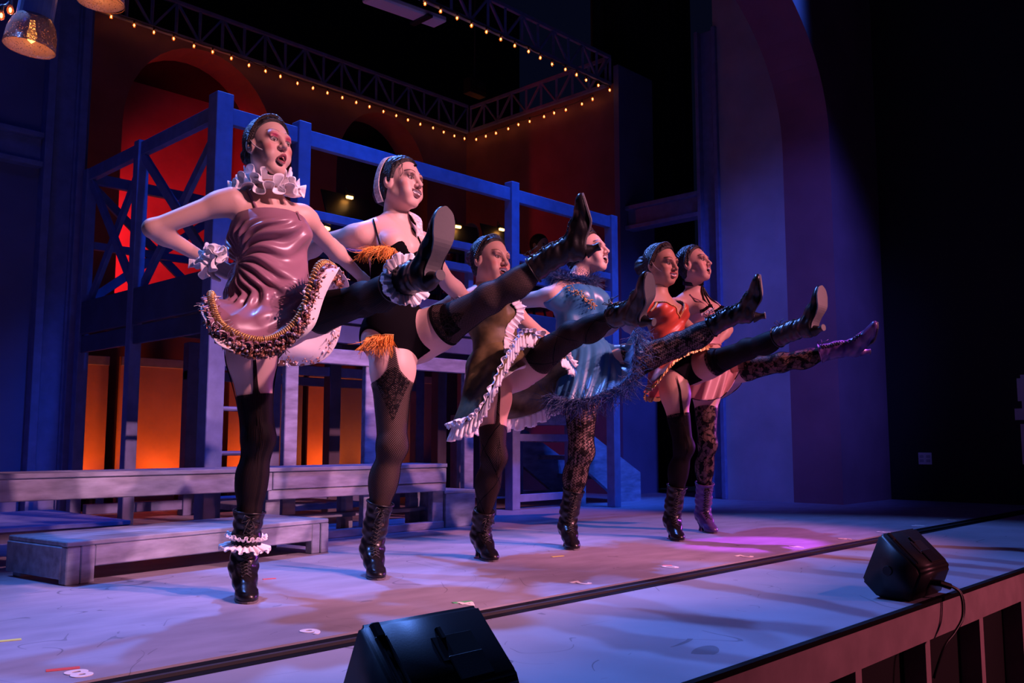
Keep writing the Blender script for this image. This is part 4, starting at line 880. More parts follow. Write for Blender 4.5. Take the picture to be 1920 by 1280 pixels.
def ring_ruffle(name, c, axis, r, width, waves, amp, mat, parent, flare=.6, ref=(0, 0, 1), ell=1.0, seed=0, tang=.5):
    ax = nrm(axis); e1 = nrm(np.cross(ax, ref if abs(ax@nrm(ref)) < .95 else (1, 0, 0))); e2 = np.cross(ax, e1); T = np.arange(24)*2*math.pi/24
    path = np.array([c+(e1*math.cos(t)+e2*math.sin(t)*ell)*r for t in T]); rad = np.array([e1*math.cos(t)+e2*math.sin(t) for t in T]); Wd = rad*flare+ax*(1-flare); N = np.array([nrm(ax*flare-q*(1-flare)) for q in rad])
    return sheet(name, ribbon_ruffle(path, N, Wd, width, waves, amp, closed=True, seed=seed), mat, parent, True, .0015)
def soft_ruff(name, c, axis, r, width, waves, amp, mat, parent, flare, seed):
    ax = nrm(axis); e1 = nrm(np.cross(ax, (1.0, .2, .1))); e2 = np.cross(ax, e1); n = waves*26; rows = 10; ph = np.linspace(0, 2*np.pi, n, endpoint=False); w = ph*waves+.5*np.sin(ph*3+seed)+.4*np.sin(ph*5+2*seed); am = 1+.3*np.sin(ph*4+seed)+.2*np.sin(ph*7+3*seed); G = []
    for k in range(rows):
        t = k/(rows-1); a = amp*t**1.15*am; th = ph+-(.55*a/(r+width*t))*np.sin(2*w); rad = e1*np.cos(th)[:, None]+e2*np.sin(th)[:, None]; curl = width*.16*np.sin(t*np.pi)*np.cos(w*.5+seed)
        G.append(c+rad*(r+width*flare*t*(1+.10*np.sin(w*.5+seed)))[:, None]+ax*((1-flare)*width*t+a*np.sin(w)+curl)[:, None])
    return sheet(name, np.array(G), mat, parent, True, .0016)
# ---------------------------------------------------------------- six dancers
JA = dict(pel=(508, 590, 3.02), neck=(500, 380, 3.10), head=(504, 277, 3.06), sr=(434, 374, 3.10), sl=(566, 404, 3.10), hipR=(466, 612, 3.02), hipL=(548, 600, 3.0),
     kneeR=(484, 822, 2.98), ankR=(457, 1046, 3.03), toeR=(470, 1128, 2.80), kneeL=(682, 562), ankL=(788, 512), toeL=(826, 408), elbR=(286, 428, 'f'), wriR=(384, 486, 'f'), elbL=(620, 462, 'f'), wriL=(672, 514, 'f'))
JB = dict(pel=(748, 622, 3.10), neck=(738, 414, 3.2), head=(753, 345, 3.15), sr=(678, 440, 3.22), sl=(792, 456, 3.2), hipR=(735, 640, 3.1), hipL=(785, 640, 3.06),
     kneeR=(735, 836, 3.03), ankR=(698, 1010, 3.13), toeR=(712, 1086, 2.93), kneeL=(918, 560), ankL=(1064, 464), toeL=(1088, 368), elbR=(598, 456, 'f'), wriR=(545, 500, 'f'), elbL=(840, 530, 'f'), wriL=(900, 580, 'f'))
JC = dict(pel=(938, 690, 3.16), neck=(908, 545, 3.27), head=(921, 489, 3.22), sr=(862, 566, 3.28), _sh=(.34, -.02, -.01), hipR=(920, 705, 3.16), hipL=(972, 697, 3.10),
     kneeR=(926, 856, 3.06), ankR=(902, 988, 3.2), toeR=(935, 1054, 2.97), kneeL=(1072, 628), ankL=(1178, 582), toeL=(1206, 522), elbR=(800, 590, 'f'), wriR=(752, 630, 'f'), elbL=(1016, 630, 'f'), wriL=(1050, 660, 'f'))
JD = dict(pel=(1098, 680, 3.2), neck=(1074, 526, 3.3), head=(1105, 473, 3.24), sr=(1038, 556, 3.3), _sh=(.36, -.02, 0.0), hipR=(1088, 705, 3.2), hipL=(1140, 695, 3.12),
     kneeR=(1090, 846, 3.1), ankR=(1064, 972, 3.2), toeR=(1084, 1032, 2.98), kneeL=(1268, 648), ankL=(1386, 584), toeL=(1416, 526), elbR=(968, 566, 'f'), wriR=(920, 610, 'f'), elbL=(1172, 600, 'f'), wriL=(1205, 640, 'f'))
JE = dict(pel=(1268, 680, 3.0), neck=(1228, 556, 3.10), head=(1241, 497, 3.06), sr=(1192, 576, 3.12), _sh=(.33, -.02, 0), hipR=(1258, 700, 3.0), hipL=(1300, 695, 2.94),
     kneeR=(1282, 838, 2.93), ankR=(1260, 962, 3.03), toeR=(1285, 1018, 2.8), kneeL=(1402, 655), ankL=(1506, 612), toeL=(1533, 548), elbR=(1150, 610, 'f'), wriR=(1110, 640, 'f'), elbL=(1306, 625, 'f'), wriL=(1330, 660, 'f'))
JF = dict(pel=(1330, 680, 3.14), neck=(1300, 550, 3.24), head=(1302, 496, 3.2), sr=(1262, 572, 3.26), _sh=(.33, -.02, 0), hipR=(1322, 700, 3.14), hipL=(1366, 695, 3.08),
     kneeR=(1326, 832, 3.05), ankR=(1318, 952, 3.14), toeR=(1352, 1000, 2.9), kneeL=(1465, 680), ankL=(1592, 650), toeL=(1635, 612), elbR=(1240, 620, 'f'), wriR=(1225, 655, 'f'), elbL=(1364, 618, 'f'), wriL=(1338, 650, 'n'))
def spec(J): return J
def legwear(g, kind, top, topL=None, bm=None, sole=None, s1=1.70, bscale=1.06, bl=(None, None), btop=.17, rt=.056):
    st1 = stocking(g, g.hipR, g.kneeR, g.ankR, g.frR, top, s1, M['st_'+kind], g.per, n=128, rows=90)
    st2 = stocking(g, g.hipL, g.kneeL, g.ankL, g.frL, topL or top, s1, M['st_'+kind], g.per, n=128, rows=90)
    bm = bm or M['leather']; up = np.array((0, 0, 1.0))
    b1, M1 = boot(g.per, g.ankR, np.array((g.toeR[0]-g.ankR[0], g.toeR[1]-g.ankR[1], 0)), up, nrm(g.kneeR-g.ankR), bm, bscale, bl[0], btop, rt)
    sh = nrm(g.kneeL-g.ankL); t = nrm(g.toeL-g.ankL); nax = nrm(np.cross(sh, t)); tl = math.atan2(.11, .18); q = nrm(np.cross(t, -nax)); q = q if q@sh > 0 else -q
    X = t*math.cos(tl)+q*math.sin(tl); Z = q*math.cos(tl)-t*math.sin(tl)
    b2, M2 = boot(g.per, g.ankL, X, Z, sh, bm, bscale, bl[1], btop, rt); g.shL = sh; g.shR = nrm(g.kneeR-g.ankR); return st1, st2, M1, M2

def ring8(g, up, rs, rf, df=0.0, ds=0.0):                # front, front-left, left, back-left, back, back-right, right, front-right
    c = g.pel+g.up*up+g.f*df+g.side*ds; return np.array([c+g.f*rf*math.cos(t)+g.side*rs*math.sin(t) for t in np.arange(8)*math.pi/4])
def px8(L8): return np.array([at(*q) for q in L8])
def strap(g, tree, px, r, mat, name='strap', off=.003, flat=True):
    P, N = on_surface(tree, dense(px), off)
    if len(P) < 2: print('MISS', name); return None
    P = catmull(P, 2*len(P)); return MB().tube(P, r, 6).build(name, mat, g.per, True)
def fringe(g, tree, px, n, length, mat, name, droop, out=.5, aim=(0, 0, -1.0), r=.0013, curl=.12, seed=1, parent=None, seg=5):
    P, N = on_surface(tree, dense(px), .003)
    if len(P) < 2: print('MISS', name, len(P)); return None
    P = catmull(P, n); N = catmull(N, n); rs = np.random.RandomState(seed); mb = MB(); roots = P+rs.randn(n, 3)*.003; dirs = N*out+np.array(aim)+rs.randn(n, 3)*.25
    strands(mb, roots, dirs, length, r, seg, droop, curl, rs); o = mb.build(name, mat, parent or g.per); o['kind'] = 'stuff'; return o
def hem_fringe(g, loop, n, length, mat, name, r=.0012, out=.6, droop=.6, curl=.1, seed=3, t0=0, t1=1, down=.6):
    P = catmull(loop, 400, True); P = P[int(400*t0):int(400*t1)]; c = P.mean(0); rs = np.random.RandomState(seed); i = rs.randint(0, len(P), n); q = P[i]+rs.randn(n, 3)*.006; d = q-c; d[:, 2] = 0; d /= np.linalg.norm(d, axis=1)[:, None]; d = d*out+np.array((0, 0, -down))+rs.randn(n, 3)*.45
    mb = MB(); strands(mb, q, d, length, r, 5, droop, curl, rs); o = mb.build(name, mat, g.per); o['kind'] = 'stuff'; return o
def loop_ruffle(g, loop, width, waves, amp, mat, name, out=.35, down=.9, seed=0, t0=0.0, t1=1.0, thick=.001):
    P = catmull(loop, 240, True); c = P.mean(0); a, b = int(240*t0), int(240*t1); closed = (b-a) >= 240; P = P[a:b]; d = P-c; d[:, 2] *= .2; d /= np.linalg.norm(d, axis=1)[:, None]+1e-9; Wd = d*out+np.array((0, 0, -down)); Wd /= np.linalg.norm(Wd, axis=1)[:, None]; N = d*down+np.array((0, 0, out))
    return sheet(name, ribbon_ruffle(P[::4], N[::4], Wd[::4], width, waves, amp, closed=closed, seed=seed), mat, g.per, closed, thick)
def surf_ruffle(g, tree, px, width, waves, amp, mat, name, side=(1, 0, 0), seed=0, off=.004):
    P, N = on_surface(tree, px, off)
    if len(P) < 2: print('MISS', name); return None
    T = np.gradient(P, axis=0); Wd = np.cross(N, T); Wd /= np.linalg.norm(Wd, axis=1)[:, None]+1e-9; sg = np.sign((Wd@np.array(side)).sum()) or 1
    return sheet(name, ribbon_ruffle(P-Wd*sg*width*.4, N, Wd*sg+N*.25, width, waves, amp, seed=seed), mat, g.per, False, .001)
def beads(g, P, n, spread, r, mat, name, seed=0, off=None):
    rs = np.random.RandomState(seed); mb = MB(); q = P[rs.randint(0, len(P), n)]+rs.randn(n, 3)*spread+(0 if off is None else off)
    for c in q: rr = r*(.6+.8*rs.rand()); mb.lathe([(rr*.1, -rr), (rr*.8, -rr*.6), (rr, 0), (rr*.8, rr*.6), (rr*.1, rr)], c, 6, rs.randn(3))
    o = mb.build(name, mat, g.per, True); o['kind'] = 'stuff'; return o
def crown(g, mat, r=.011, front=.02, h=.120, w=.086, turns=9, name='braid', lowz=.0):
    W = g.W; return braid([W(-w, front-.03, lowz), W(-w*.93, front-.01, lowz+.05), W(-w*.6, front+.005, h-.02), W(0, front+.015, h), W(w*.6, front+.005, h-.02), W(w*.93, front-.01, lowz+.05), W(w, front-.03, lowz)], r, turns, mat, g.per, name)
def mic(g):
    W = g.W; MB().tube([W(-.083, -.004, .010), W(-.078, .010, -.014), W(-.069, .032, -.034), W(-.061, .048, -.044)], .0022, 6).build('headset_microphone', M['greyplastic'], g.per, True)

# ---- first dancer: mauve slip dress, white ruff
def paintA(a, b, c, blend):
    blend(np.exp(-((np.abs(a)-.052)/.02)**2-((c+.040)/.014)**2)*(b > .0), (.30, .10, .10), .5)
gA = make_body('dancer in mauve satin slip dress and white neck ruff, nearest the camera', JA, dict(look=(4, 6, -4), res=.0017, jaw=.012, shadow_z=.016, shadow_h=.012, mouth=dict(w=.0165, h=.022, dz=-.013, pucker=.006, lip=1.4), lip=(.30, .05, .08), shadow=(.42, .03, .11), blush=.7, brow=.036, brow_w=.0016, brow_col=(.10, .06, .06), eye_open=.0060, paint=paintA), (.62, .40, .34), .95)
legwear(gA, 'rib', lambda t: .62-.50*max(0, abs(math.cos(t-.45)))**260-.50*max(0, abs(math.sin(t-.45)))**260, lambda t: .40)
g = gA; hair_cap(g, g.W, g.A, M['hair_black'], g.per, bun=[(0, -.115, .0, .04)]); crown(g, M['hair'], .0075, .020, .117, .083, 14); mic(g)
ax = nrm(g.head-g.neck); c0 = g.neck+ax*.065
for i, (dz_, r_, w_, fl, wv) in enumerate(((.020, .057, .066, .55, 9), (.004, .058, .076, .80, 10), (-.014, .060, .082, .98, 11))): soft_ruff('neck_ruff', c0+ax*dz_, ax, r_, w_, wv, .021, M['white_lace'], g.per, fl, i*1.7+.4)
H1 = px8([(494, 646, 2.74), (556, 606, 2.69), (596, 504, 2.73), (632, 540, 2.98), (590, 655, 3.12), (450, 640, 3.16), (402, 560, 2.99), (420, 618, 2.84)])
H2 = px8([(500, 668, 2.72), (584, 616, 2.66), (634, 502, 2.70), (650, 560, 3.0), (602, 678, 3.14), (446, 660, 3.18), (384, 572, 2.99), (404, 640, 2.82)])
def foldsA(q, t):                                        # gathers radiate from the bow on her right hip
    dt = (t-1.5*np.pi+np.pi) % (2*np.pi)-np.pi; a_ = np.arctan2(q-.47, dt*.32); r_ = np.hypot(q-.47, dt*.32)
    w = np.sin(a_*23+2.5*np.sin(r_*9)+1.3*np.sin(t*3)); w = np.sign(w)*np.abs(w)**.8
    return .0135*w*np.clip(r_*5, 0, 1)*np.clip(1.15-r_*.9, .25, 1)*np.clip((q-.14)*6, .08, 1)*np.clip((1.05-q)*4, .3, 1)+.0105*np.sin(q*38+3.2*np.cos(t-.9)+1.2*np.sin(t*3+1)+.8*np.sin(q*11))*np.clip((q-.50)*5, 0, 1)*np.clip((1.0-q)*14, 0, 1)+.005*np.sin(t*5+q*13)*q
dA, GA = loft('satin_dress', [ring8(g, .372, .140, .128, .016), ring8(g, .33, .150, .160, .014), ring8(g, .285, .150, .168, .012), ring8(g, .21, .136, .128, .01), ring8(g, .10, .160, .148, .012), ring8(g, .02, .180, .172, .018), ring8(g, .02, .180, .172, .018)*.5+H1*.5, H1], M['satin_mauve'], g.per, 260, 150, folds=foldsA)
tb = bvh_of(g.body); td = bvh_of(dA)
un, _ = loft('underskirt', [ring8(g, .06, .130, .120, .01), ring8(g, -.01, .150, .140, .012), H1.mean(0)+(H1-H1.mean(0))*.90-np.array((0, 0, .012)), H2], M['white_cloth'], g.per, folds=lambda q, t: .009*q*np.sin(t*9+1))
loop_ruffle(g, H1, .055, 64, .010, M['copper_bead'], 'hem_trim', .55, .8, 1); loop_ruffle(g, H1+np.array((0, 0, .012)), .040, 50, .011, M['satin_mauve'], 'hem_trim', .9, .5, 7); hp = catmull(H1, 1500, True); hT = np.roll(hp, -1, 0)-np.roll(hp, 1, 0); hT /= np.linalg.norm(hT, axis=1)[:, None]; hO = hp-hp.mean(0); hO[:, 2] *= .15; hO -= hT*(hO*hT).sum(1)[:, None]; hO /= np.linalg.norm(hO, axis=1)[:, None]; hB = np.cross(hT, hO); ph_ = np.arange(1500)*2*math.pi*150/1500
MB().tube(hp+hO*.010+np.array((0, 0, .016))+(hO*np.sin(ph_)[:, None]+hB*np.cos(ph_)[:, None])*.0105, .0034, 4, closed=True).build('hem_cord', M['gold'], g.per, True); hp = hp[::5]+hO[::5]*.02
hem_fringe(g, H1, 700, .045, M['copper_bead'], 'hem_tufts', .0030, .9, .4, .15, 11, down=.8); hem_fringe(g, H1, 500, .045, M['satin_mauve'], 'hem_tufts', .0030, .9, .4, .15, 12, down=.8); hem_fringe(g, H1, 350, .048, M['white_lace'], 'hem_tufts', .0028, .9, .4, .15, 13, t0=.55, t1=.95, down=.8)
beads(g, hp, 420, .010, .0045, M['pearl'], 'hem_beads', 1, np.array((0, -.012, -.02))); beads(g, hp, 260, .011, .0045, M['copper_bead'], 'hem_rosettes', 2, np.array((0, -.008, -.022))); beads(g, hp, 90, .011, .0045, M['white_lace'], 'hem_bows', 4, np.array((-.006, -.008, -.024)))
strap(g, [tb], [(456, 346), (468, 366), (478, 386), (487, 404)], .0055, M['satin_mauve']); strap(g, [tb, td], [(556, 398), (562, 414)], .005, M['satin_mauve'])
bc = at(402, 488, 2.94); rs_ = np.random.RandomState(5)
for i in range(6):
    dv = nrm(rs_.randn(3)+np.array((-.4, -.5, .1))); soft_ruff('tulle_bow', bc+rs_.randn(3)*.012, dv, .008, .040+.02*rs_.rand(), 4, .013, M['white_lace'], g.per, .6, i)
tl = [bc, at(385, 490, 2.95), at(368, 494, 2.97), at(354, 492, 2.98)]; sheet('tulle_tail', ribbon_ruffle(np.array(tl)+np.array((0, 0, .014)), np.tile((0, -1.0, 0), (4, 1)), np.tile((0, 0, -1.0), (4, 1)), .032, 4, .006, n=30), M['white_lace'], g.per, thick=.001)
for c_, s_ in ((g.ankR+g.shR*.055, g.shR), (g.ankL+g.shL*.10, g.shL)):
    ring_ruffle('ankle_frill', c_, -s_, .046, .046, 20, .006, M['white_lace'], g.per, .72, seed=2); ring_ruffle('ankle_frill', c_+s_*.012, s_, .048, .03, 20, .006, M['white_lace'], g.per, .6, seed=3)

# ---- second dancer: black leotard, orange fringe
gB = make_body('dancer in black leotard with orange fringe and lace headscarf', JB, dict(look=(12, 4, -5), scale=1.05, mouth=dict(w=.030, h=.015, teeth_h=.008, smile=.010, teeth=1, lip=1.1), lip=(.07, .01, .02), shadow=(.06, .03, .03), shadow_z=.013, shadow_h=.012, blush=.45, brow=.029, brow_w=.0034, eye_open=.0040, cheek=1.1), (.64, .42, .37), 1.05)
tpB = lambda t: .42-.10*max(0, math.cos(t-.55))**8-.28*max(0, math.cos(t-.55))**90
s1B, _, _, _ = legwear(gB, 'net', tpB, lambda t: .38); g = gB
stocking(g, g.hipR, g.kneeR, g.ankR, g.frR, lambda t: .42-.10*max(0, math.cos(t-.55))**8, lambda t: .46+.36*max(0, 1-abs(t-.55)/.85), M['st_motif'], g.per, 'lace_medallion', .006, 30, 40, -.3, 1.4)
stocking(g, g.hipL, g.kneeL, g.ankL, g.frL, lambda t: .39, lambda t: .42+.34*max(0, 1-abs(t-2.0)/.9), M['st_motif'], g.per, 'lace_medallion', .006, 30, 40, 1.1, 2.9)
for nm, (hp_, kn_, an_, fr_), tp in (('band', (g.hipL, g.kneeL, g.ankL, g.frL), .38),): stocking(g, hp_, kn_, an_, fr_, tp-.01, tp+.025, M['black_cloth'], g.per, 'stocking_band', .004, 48, 4)
def maskB(a, b, c):
    top = 0.325+.036*np.exp(-((np.abs(a)-.065)/.04)**2)-.14*np.clip((.01-b)*30, 0, 1); low = -.155+1.15*np.maximum(np.abs(a)-.035, 0)
    return np.maximum(c-top, (low-c)*.7)
dB = garment(g, 'leotard', M['black_velvet'], .006, maskB, legs=True); tb = bvh_of(g.body); td = bvh_of(dB)
for px in ([(700, 412), (706, 434), (713, 458)], [(772, 428), (784, 446), (792, 462)]): strap(g, [tb, td], px, .0032, M['black_cloth'])
fringe(g, [tb, td], [(670, 488), (684, 470), (700, 464), (718, 462), (738, 466), (757, 484)], 260, .075, M['fringe'], 'bust_fringe', .9, .35, (-.55, -.1, -.35), .0016, .09, 1)
fringe(g, [tb, td], [(690, 634), (704, 630), (720, 629), (737, 630)], 240, .085, M['fringe'], 'hip_fringe', 1.0, .5, (-.35, -.1, -.7), .0016, .09, 2)
fringe(g, [tb, td], [(806, 552), (812, 565)], 40, .04, M['fringe'], 'side_fringe', .8, .4, (0, 0, -.8), .0016, .09, 3)
strap(g, [tb, td], [(689, 632), (705, 628), (722, 627), (738, 628)], .004, M['gold'], 'hip_braid', .006)
hair_cap(g, g.W, g.A, M['hair_black'], g.per, line=(.052, .074, .008, -.06), bun=[(0, -.10, -.03, .045)], bumps=.002); W = g.W
sc_p = [W(-.060, -.045, -.085), W(-.088, -.045, -.03), W(-.086, -.040, .035), W(-.055, -.030, .100), W(0, -.024, .124), W(.055, -.030, .100), W(.086, -.04, .035), W(.088, -.045, -.03)]
scN = np.array([p-W(0, -.03, .01) for p in sc_p]); scN /= np.linalg.norm(scN, axis=1)[:, None]; sheet('headscarf', ribbon_ruffle(np.array(sc_p)+scN*.006, scN, np.tile(-g.hf, (8, 1)), .030, 3, .002, n=60), M['scarf'], g.per, thick=.002)
tl = [W(.045, -.04, -.085), at(788, 408, 3.10), at(792, 432, 3.06), at(800, 452, 3.05)]; sheet('headscarf_tail', ribbon_ruffle(np.array(tl), np.tile((0, -1.0, .2), (4, 1)), np.tile((-1.0, 0, 0), (4, 1)), .045, 2, .006, n=30), M['scarf'], g.per, thick=.002)
beads(g, np.array([W(0, .071, .070)]), 3, .002, .005, M['black_cloth'], 'forehead_gem', 1)
for q in (0, 1): MB().tube([W(-.05-.01*q, .045, .065), W(-.062, .052, .04), W(-.060, .054, .02), W(-.066, .046, .0)], .0012, 5).build('curl', M['hair_black'], g.per, True)

# ---- third dancer: olive velvet, white ruffles
gC = make_body('dancer in olive velvet dress edged with white ruffles', JC, dict(look=(0, 2, -4), scale=1.06, mouth=dict(w=.027, h=.020, smile=.005, teeth=1), lip=(.25, .04, .05), shadow=(.30, .16, .14), blush=.6, brow=.025, brow_w=.0018, brow_tilt=.3, eye_open=.0035, cheek=1.12), (.58, .36, .29), 1.0, h=.007)
legwear(gC, 'netdiamond', lambda t: .66-.58*max(0, math.cos(t-.35))**260-.5*max(0, math.cos(t+2.2))**260, lambda t: .40, s1=1.92, btop=.10, rt=.048); g = gC
hair_cap(g, g.W, g.A, M['hair_black'], g.per, bun=[(0, -.11, .03, .045)], bumps=.002); crown(g, M['hair_black'], .0085, .010, .116, .084, 12)
dC = garment(g, 'dress_bodice', M['olive'], .011, lambda a, b, c: np.maximum(c-(.30-.10*np.clip((.01-b)*30, 0, 1)), .02-c), lambda P: .004*wob(P, 22)+.004*np.sin((P@g.up)*70+3*wob(P, 12)), h=.006)
HC = px8([(952, 668, 2.90), (992, 624, 2.92), (1064, 676, 3.04), (1078, 722, 3.22), (1000, 775, 3.36), (905, 790, 3.38), (850, 798, 3.12), (900, 772, 2.96)])
skC, GC = loft('dress_skirt', [ring8(g, .10, .130, .105), ring8(g, .03, .175, .150), HC*.45+ring8(g, -.04, .20, .18)*.55, HC], M['olive'], g.per, folds=lambda q, t: .020*q*np.sin(t*8+q*3)+.010*np.sin(t*5+q*9)*q)
unC, _ = loft('petticoat', [ring8(g, .02, .14, .12), ring8(g, -.05, .165, .15), ring8(g, -.07, .17, .16)*.72+HC*.28], M['white_cloth'], g.per, folds=lambda q, t: .010*q*np.sin(t*13))
loop_ruffle(g, HC, .070, 64, .011, M['white_lace'], 'hem_ruffle', .3, .9, 2); loop_ruffle(g, HC+np.array((0, 0, .02)), .045, 54, .012, M['white_lace'], 'hem_ruffle', .8, .4, 5)
td = bvh_of(dC); ts = bvh_of(skC); tb = bvh_of(g.body)
surf_ruffle(g, [td, ts, tb], [(962, 566), (972, 580), (968, 596), (954, 616), (950, 640), (952, 664)], .05, 12, .008, M['white_lace'], 'bodice_ruffle', seed=4)
surf_ruffle(g, [td, tb], [(866, 542), (858, 556), (848, 572)], .04, 6, .008, M['white_lace'], 'strap_ruffle', seed=3); strap(g, [tb, td], [(955, 560), (962, 570), (968, 582)], .004, M['black_cloth'])

# ---- fourth dancer: teal satin, feathers
gD = make_body('dancer in teal blue satin dress with navy feather collar', JD, dict(look=(14, 12, -2), scale=1.08, mouth=dict(w=.027, h=.030, smile=.008, teeth=1, lip=.9), lip=(.10, .02, .03), shadow=(.04, .03, .05), shadow_z=.013, shadow_h=.012, blush=.4, brow=.030, brow_w=.003, eye_open=.0055), (.68, .48, .43), 1.12, h=.007)
legwear(gD, 'lacerows', lambda t: .30, lambda t: .30); g = gD
hair_cap(g, g.W, g.A, M['hair_black'], g.per, bun=[(0, -.09, -.02, .05)], bumps=.002); crown(g, M['hair_black'], .010, .02, .117, .084, 9)
dD = garment(g, 'dress_bodice', M['blue_satin'], .016, lambda a, b, c: np.maximum(c-(.415-.9*np.maximum(np.abs(a)-.135, 0)), -.02-c), lambda P: .010*np.sin((P@g.side)*48+(P@g.up)*26+3.5*wob(P, 8))*np.clip(((P-g.pel)@g.up)*-4+1.7, .2, 1)+.003*wob(P, 26), h=.006)
HD = px8([(1128, 738, 2.92), (1182, 704, 2.80), (1192, 618, 2.84), (1188, 688, 3.16), (1130, 738, 3.42), (1060, 745, 3.42), (1042, 742, 3.18), (1078, 750, 3.02)])
skD, GD = loft('dress_skirt', [ring8(g, .10, .155, .125), ring8(g, .02, .190, .165), HD*.5+ring8(g, -.02, .21, .19)*.5, HD], M['blue_satin'], g.per, n=240, folds=lambda q, t: .012*q*np.sin(t*14+q*3+1.2*np.sin(t*3))+.006*q*np.sin(t*27+2*q)+.006*np.sin(t*5+q*9)*(1-q))
hem_fringe(g, HD, 1500, .12, M['feather'], 'hem_feathers', .0015, .7, .5, .16, 4); td = bvh_of(dD); tb = bvh_of(g.body)
cD = g.neck-g.up*.005; cl = np.array([cD+g.f*.085*math.cos(t)+g.side*.105*math.sin(t)+g.up*(.01-.035*math.cos(t)) for t in np.arange(8)*math.pi/4]); hem_fringe(g, cl, 1700, .085, M['feather'], 'feather_collar', .0014, .8, .6, .2, 6, down=.0)
sheet('collar_band', ribbon_ruffle(cl, np.array([nrm(p-cD) for p in cl]), np.tile(g.up, (8, 1)), .03, 16, .004, closed=True), M['feather'], g.per, True, .002)
P_, N_ = on_surface([td, tb], [(1066, 540), (1080, 548), (1092, 556), (1104, 566), (1112, 574)], .004); beads(g, catmull(P_, 60), 140, .010, .0035, M['gold'], 'sequins', 3)

# ---- fifth dancer: vermilion wrap dress
gE = make_body('dancer in vermilion wrap dress with gold braid trim', JE, dict(look=(-4, -3, 2), scale=1.06, jaw=-.002, mouth=dict(w=.030, h=.014, teeth_h=.009, smile=.011, teeth=1, lip=1.1), lip=(.25, .03, .05), shadow=(.10, .05, .05), shadow_z=.013, shadow_h=.012, blush=.4, brow=.029, brow_w=.003, eye_open=.0042), (.50, .30, .22), .92, h=.007)
legwear(gE, 'opaque', lambda t: .60-.55*max(0, math.cos(t-.6))**220, lambda t: .44); g = gE
for hp_, kn_, an_, fr_, tp in ((g.hipR, g.kneeR, g.ankR, g.frR, .58), (g.hipL, g.kneeL, g.ankL, g.frL, .42)): stocking(g, hp_, kn_, an_, fr_, tp-.02, tp+.16, M['st_lacetop'], g.per, 'lace_top', .0035, 48, 16)
hair_cap(g, g.W, g.A, M['hair_black'], g.per, bun=[(0, -.118, .0, .062)], bumps=.002); crown(g, M['hair'], .0085, .016, .118, .085, 12); mic(g)
dE = garment(g, 'dress_bodice', M['red_satin'], .010, lambda a, b, c: np.maximum(np.maximum(c-(.245+1.15*np.abs(a)*np.clip(b*30, 0, 1)-.05*np.clip(-b*30, 0, 1)), c-.375+.5*np.maximum(np.abs(a)-.11, 0)), .02-c), lambda P: .0045*np.sin((P@g.up)*95-(P@g.side)*50+3*wob(P, 10)), h=.006)
briE = garment(g, 'briefs', M['black_velvet'], .006, lambda a, b, c: np.maximum(c-.06, (-.15+1.1*np.maximum(np.abs(a)-.035, 0)-c)*.7), h=.006)
braE = garment(g, 'black_bra', M['black_cloth'], .005, lambda a, b, c: np.maximum(np.maximum(c-.345, .25-c), .05-np.abs(a)), h=.006)
HE = px8([(1272, 668, 2.84), (1322, 648, 2.80), (1334, 655, 2.95), (1332, 700, 3.12), (1290, 732, 3.22), (1225, 745, 3.22), (1210, 735, 3.02), (1230, 716, 2.88)])
skE, GE = loft('dress_skirt', [ring8(g, .10, .118, .096), ring8(g, .03, .155, .135), HE], M['red_satin'], g.per, folds=lambda q, t: .014*q*np.sin(t*9+q*3)+.006*np.sin(t*5+q*9))
loop_ruffle(g, HE, .028, 60, .004, M['gold'], 'hem_trim', .4, .8, 3); td = bvh_of(dE); tb = bvh_of(g.body)
for sg in (-1, 1):
    P_, N_ = from_front(g, td, [(sg*a_, .238+1.15*a_) for a_ in np.linspace(.0, .105, 12)], .002)
    if len(P_) > 2: braid(P_, .0042, 10, M['gold'], g.per, 'gold_braid')
    P_, N_ = from_front(g, td, [(sg*a_, .355-.9*(a_-.10)) for a_ in np.linspace(.105, .145, 6)], .002)
    if len(P_) > 2: braid(P_, .0042, 6, M['gold'], g.per, 'gold_braid')
sashE = sheet('sash', np.array([catmull(ring8(g, z_, .128, .108), 60, True)+0.004*np.sin(np.arange(60)*.9)[:, None]*g.up for z_ in (.14, .12, .10, .08)]), M['red_satin'], g.per, True, .003)

# ---- sixth dancer: pink corset
gF = make_body('dancer in pink satin corset with black choker, farthest in the line', JF, dict(look=(6, 12, 0), scale=1.06, mouth=dict(w=.021, h=.034, smile=.005, teeth=1), lip=(.28, .05, .06), shadow=(.10, .04, .05), shadow_z=.013, shadow_h=.012, blush=.5, brow=.029, brow_w=.003, eye_open=.0045), (.62, .41, .34), .96, h=.007)
legwear(gF, 'floral', lambda t: .52-.45*max(0, math.cos(t+.9))**220, lambda t: .36, M['purple_leather']); g = gF
hair_cap(g, g.W, g.A, M['hair_black'], g.per, bun=[(0, -.10, .02, .045)], bumps=.002); crown(g, M['hair_black'], .008, .008, .114, .084, 12); W = g.W
MB().tube([W(-.03, .066, .088)]+[W(-.012+.011*math.cos(t), .079-.2*abs(.011*math.cos(t)), .070+.011*math.sin(t)) for t in np.linspace(2.2, 8.0, 18)], .0015, 5).build('forehead_curl', M['hair_black'], g.per, True)
beads(g, np.array([W(-.080, -.010, -.045)]), 1, 0, .006, M['pearl'], 'earring', 1)
dF = garment(g, 'corset', M['pink_satin'], .010, lambda a, b, c: np.maximum(c-(.300+.03*np.exp(-((np.abs(a)-.066)/.04)**2)-.08*np.clip((.01-b)*30, 0, 1)), .10-c), lambda P: .002*wob(P, 30), h=.006)
HF = px8([(1342, 748, 2.98), (1362, 736, 2.94), (1392, 690, 2.96), (1388, 722, 3.2), (1350, 748, 3.34), (1300, 748, 3.34), (1288, 744, 3.18), (1312, 750, 3.04)])
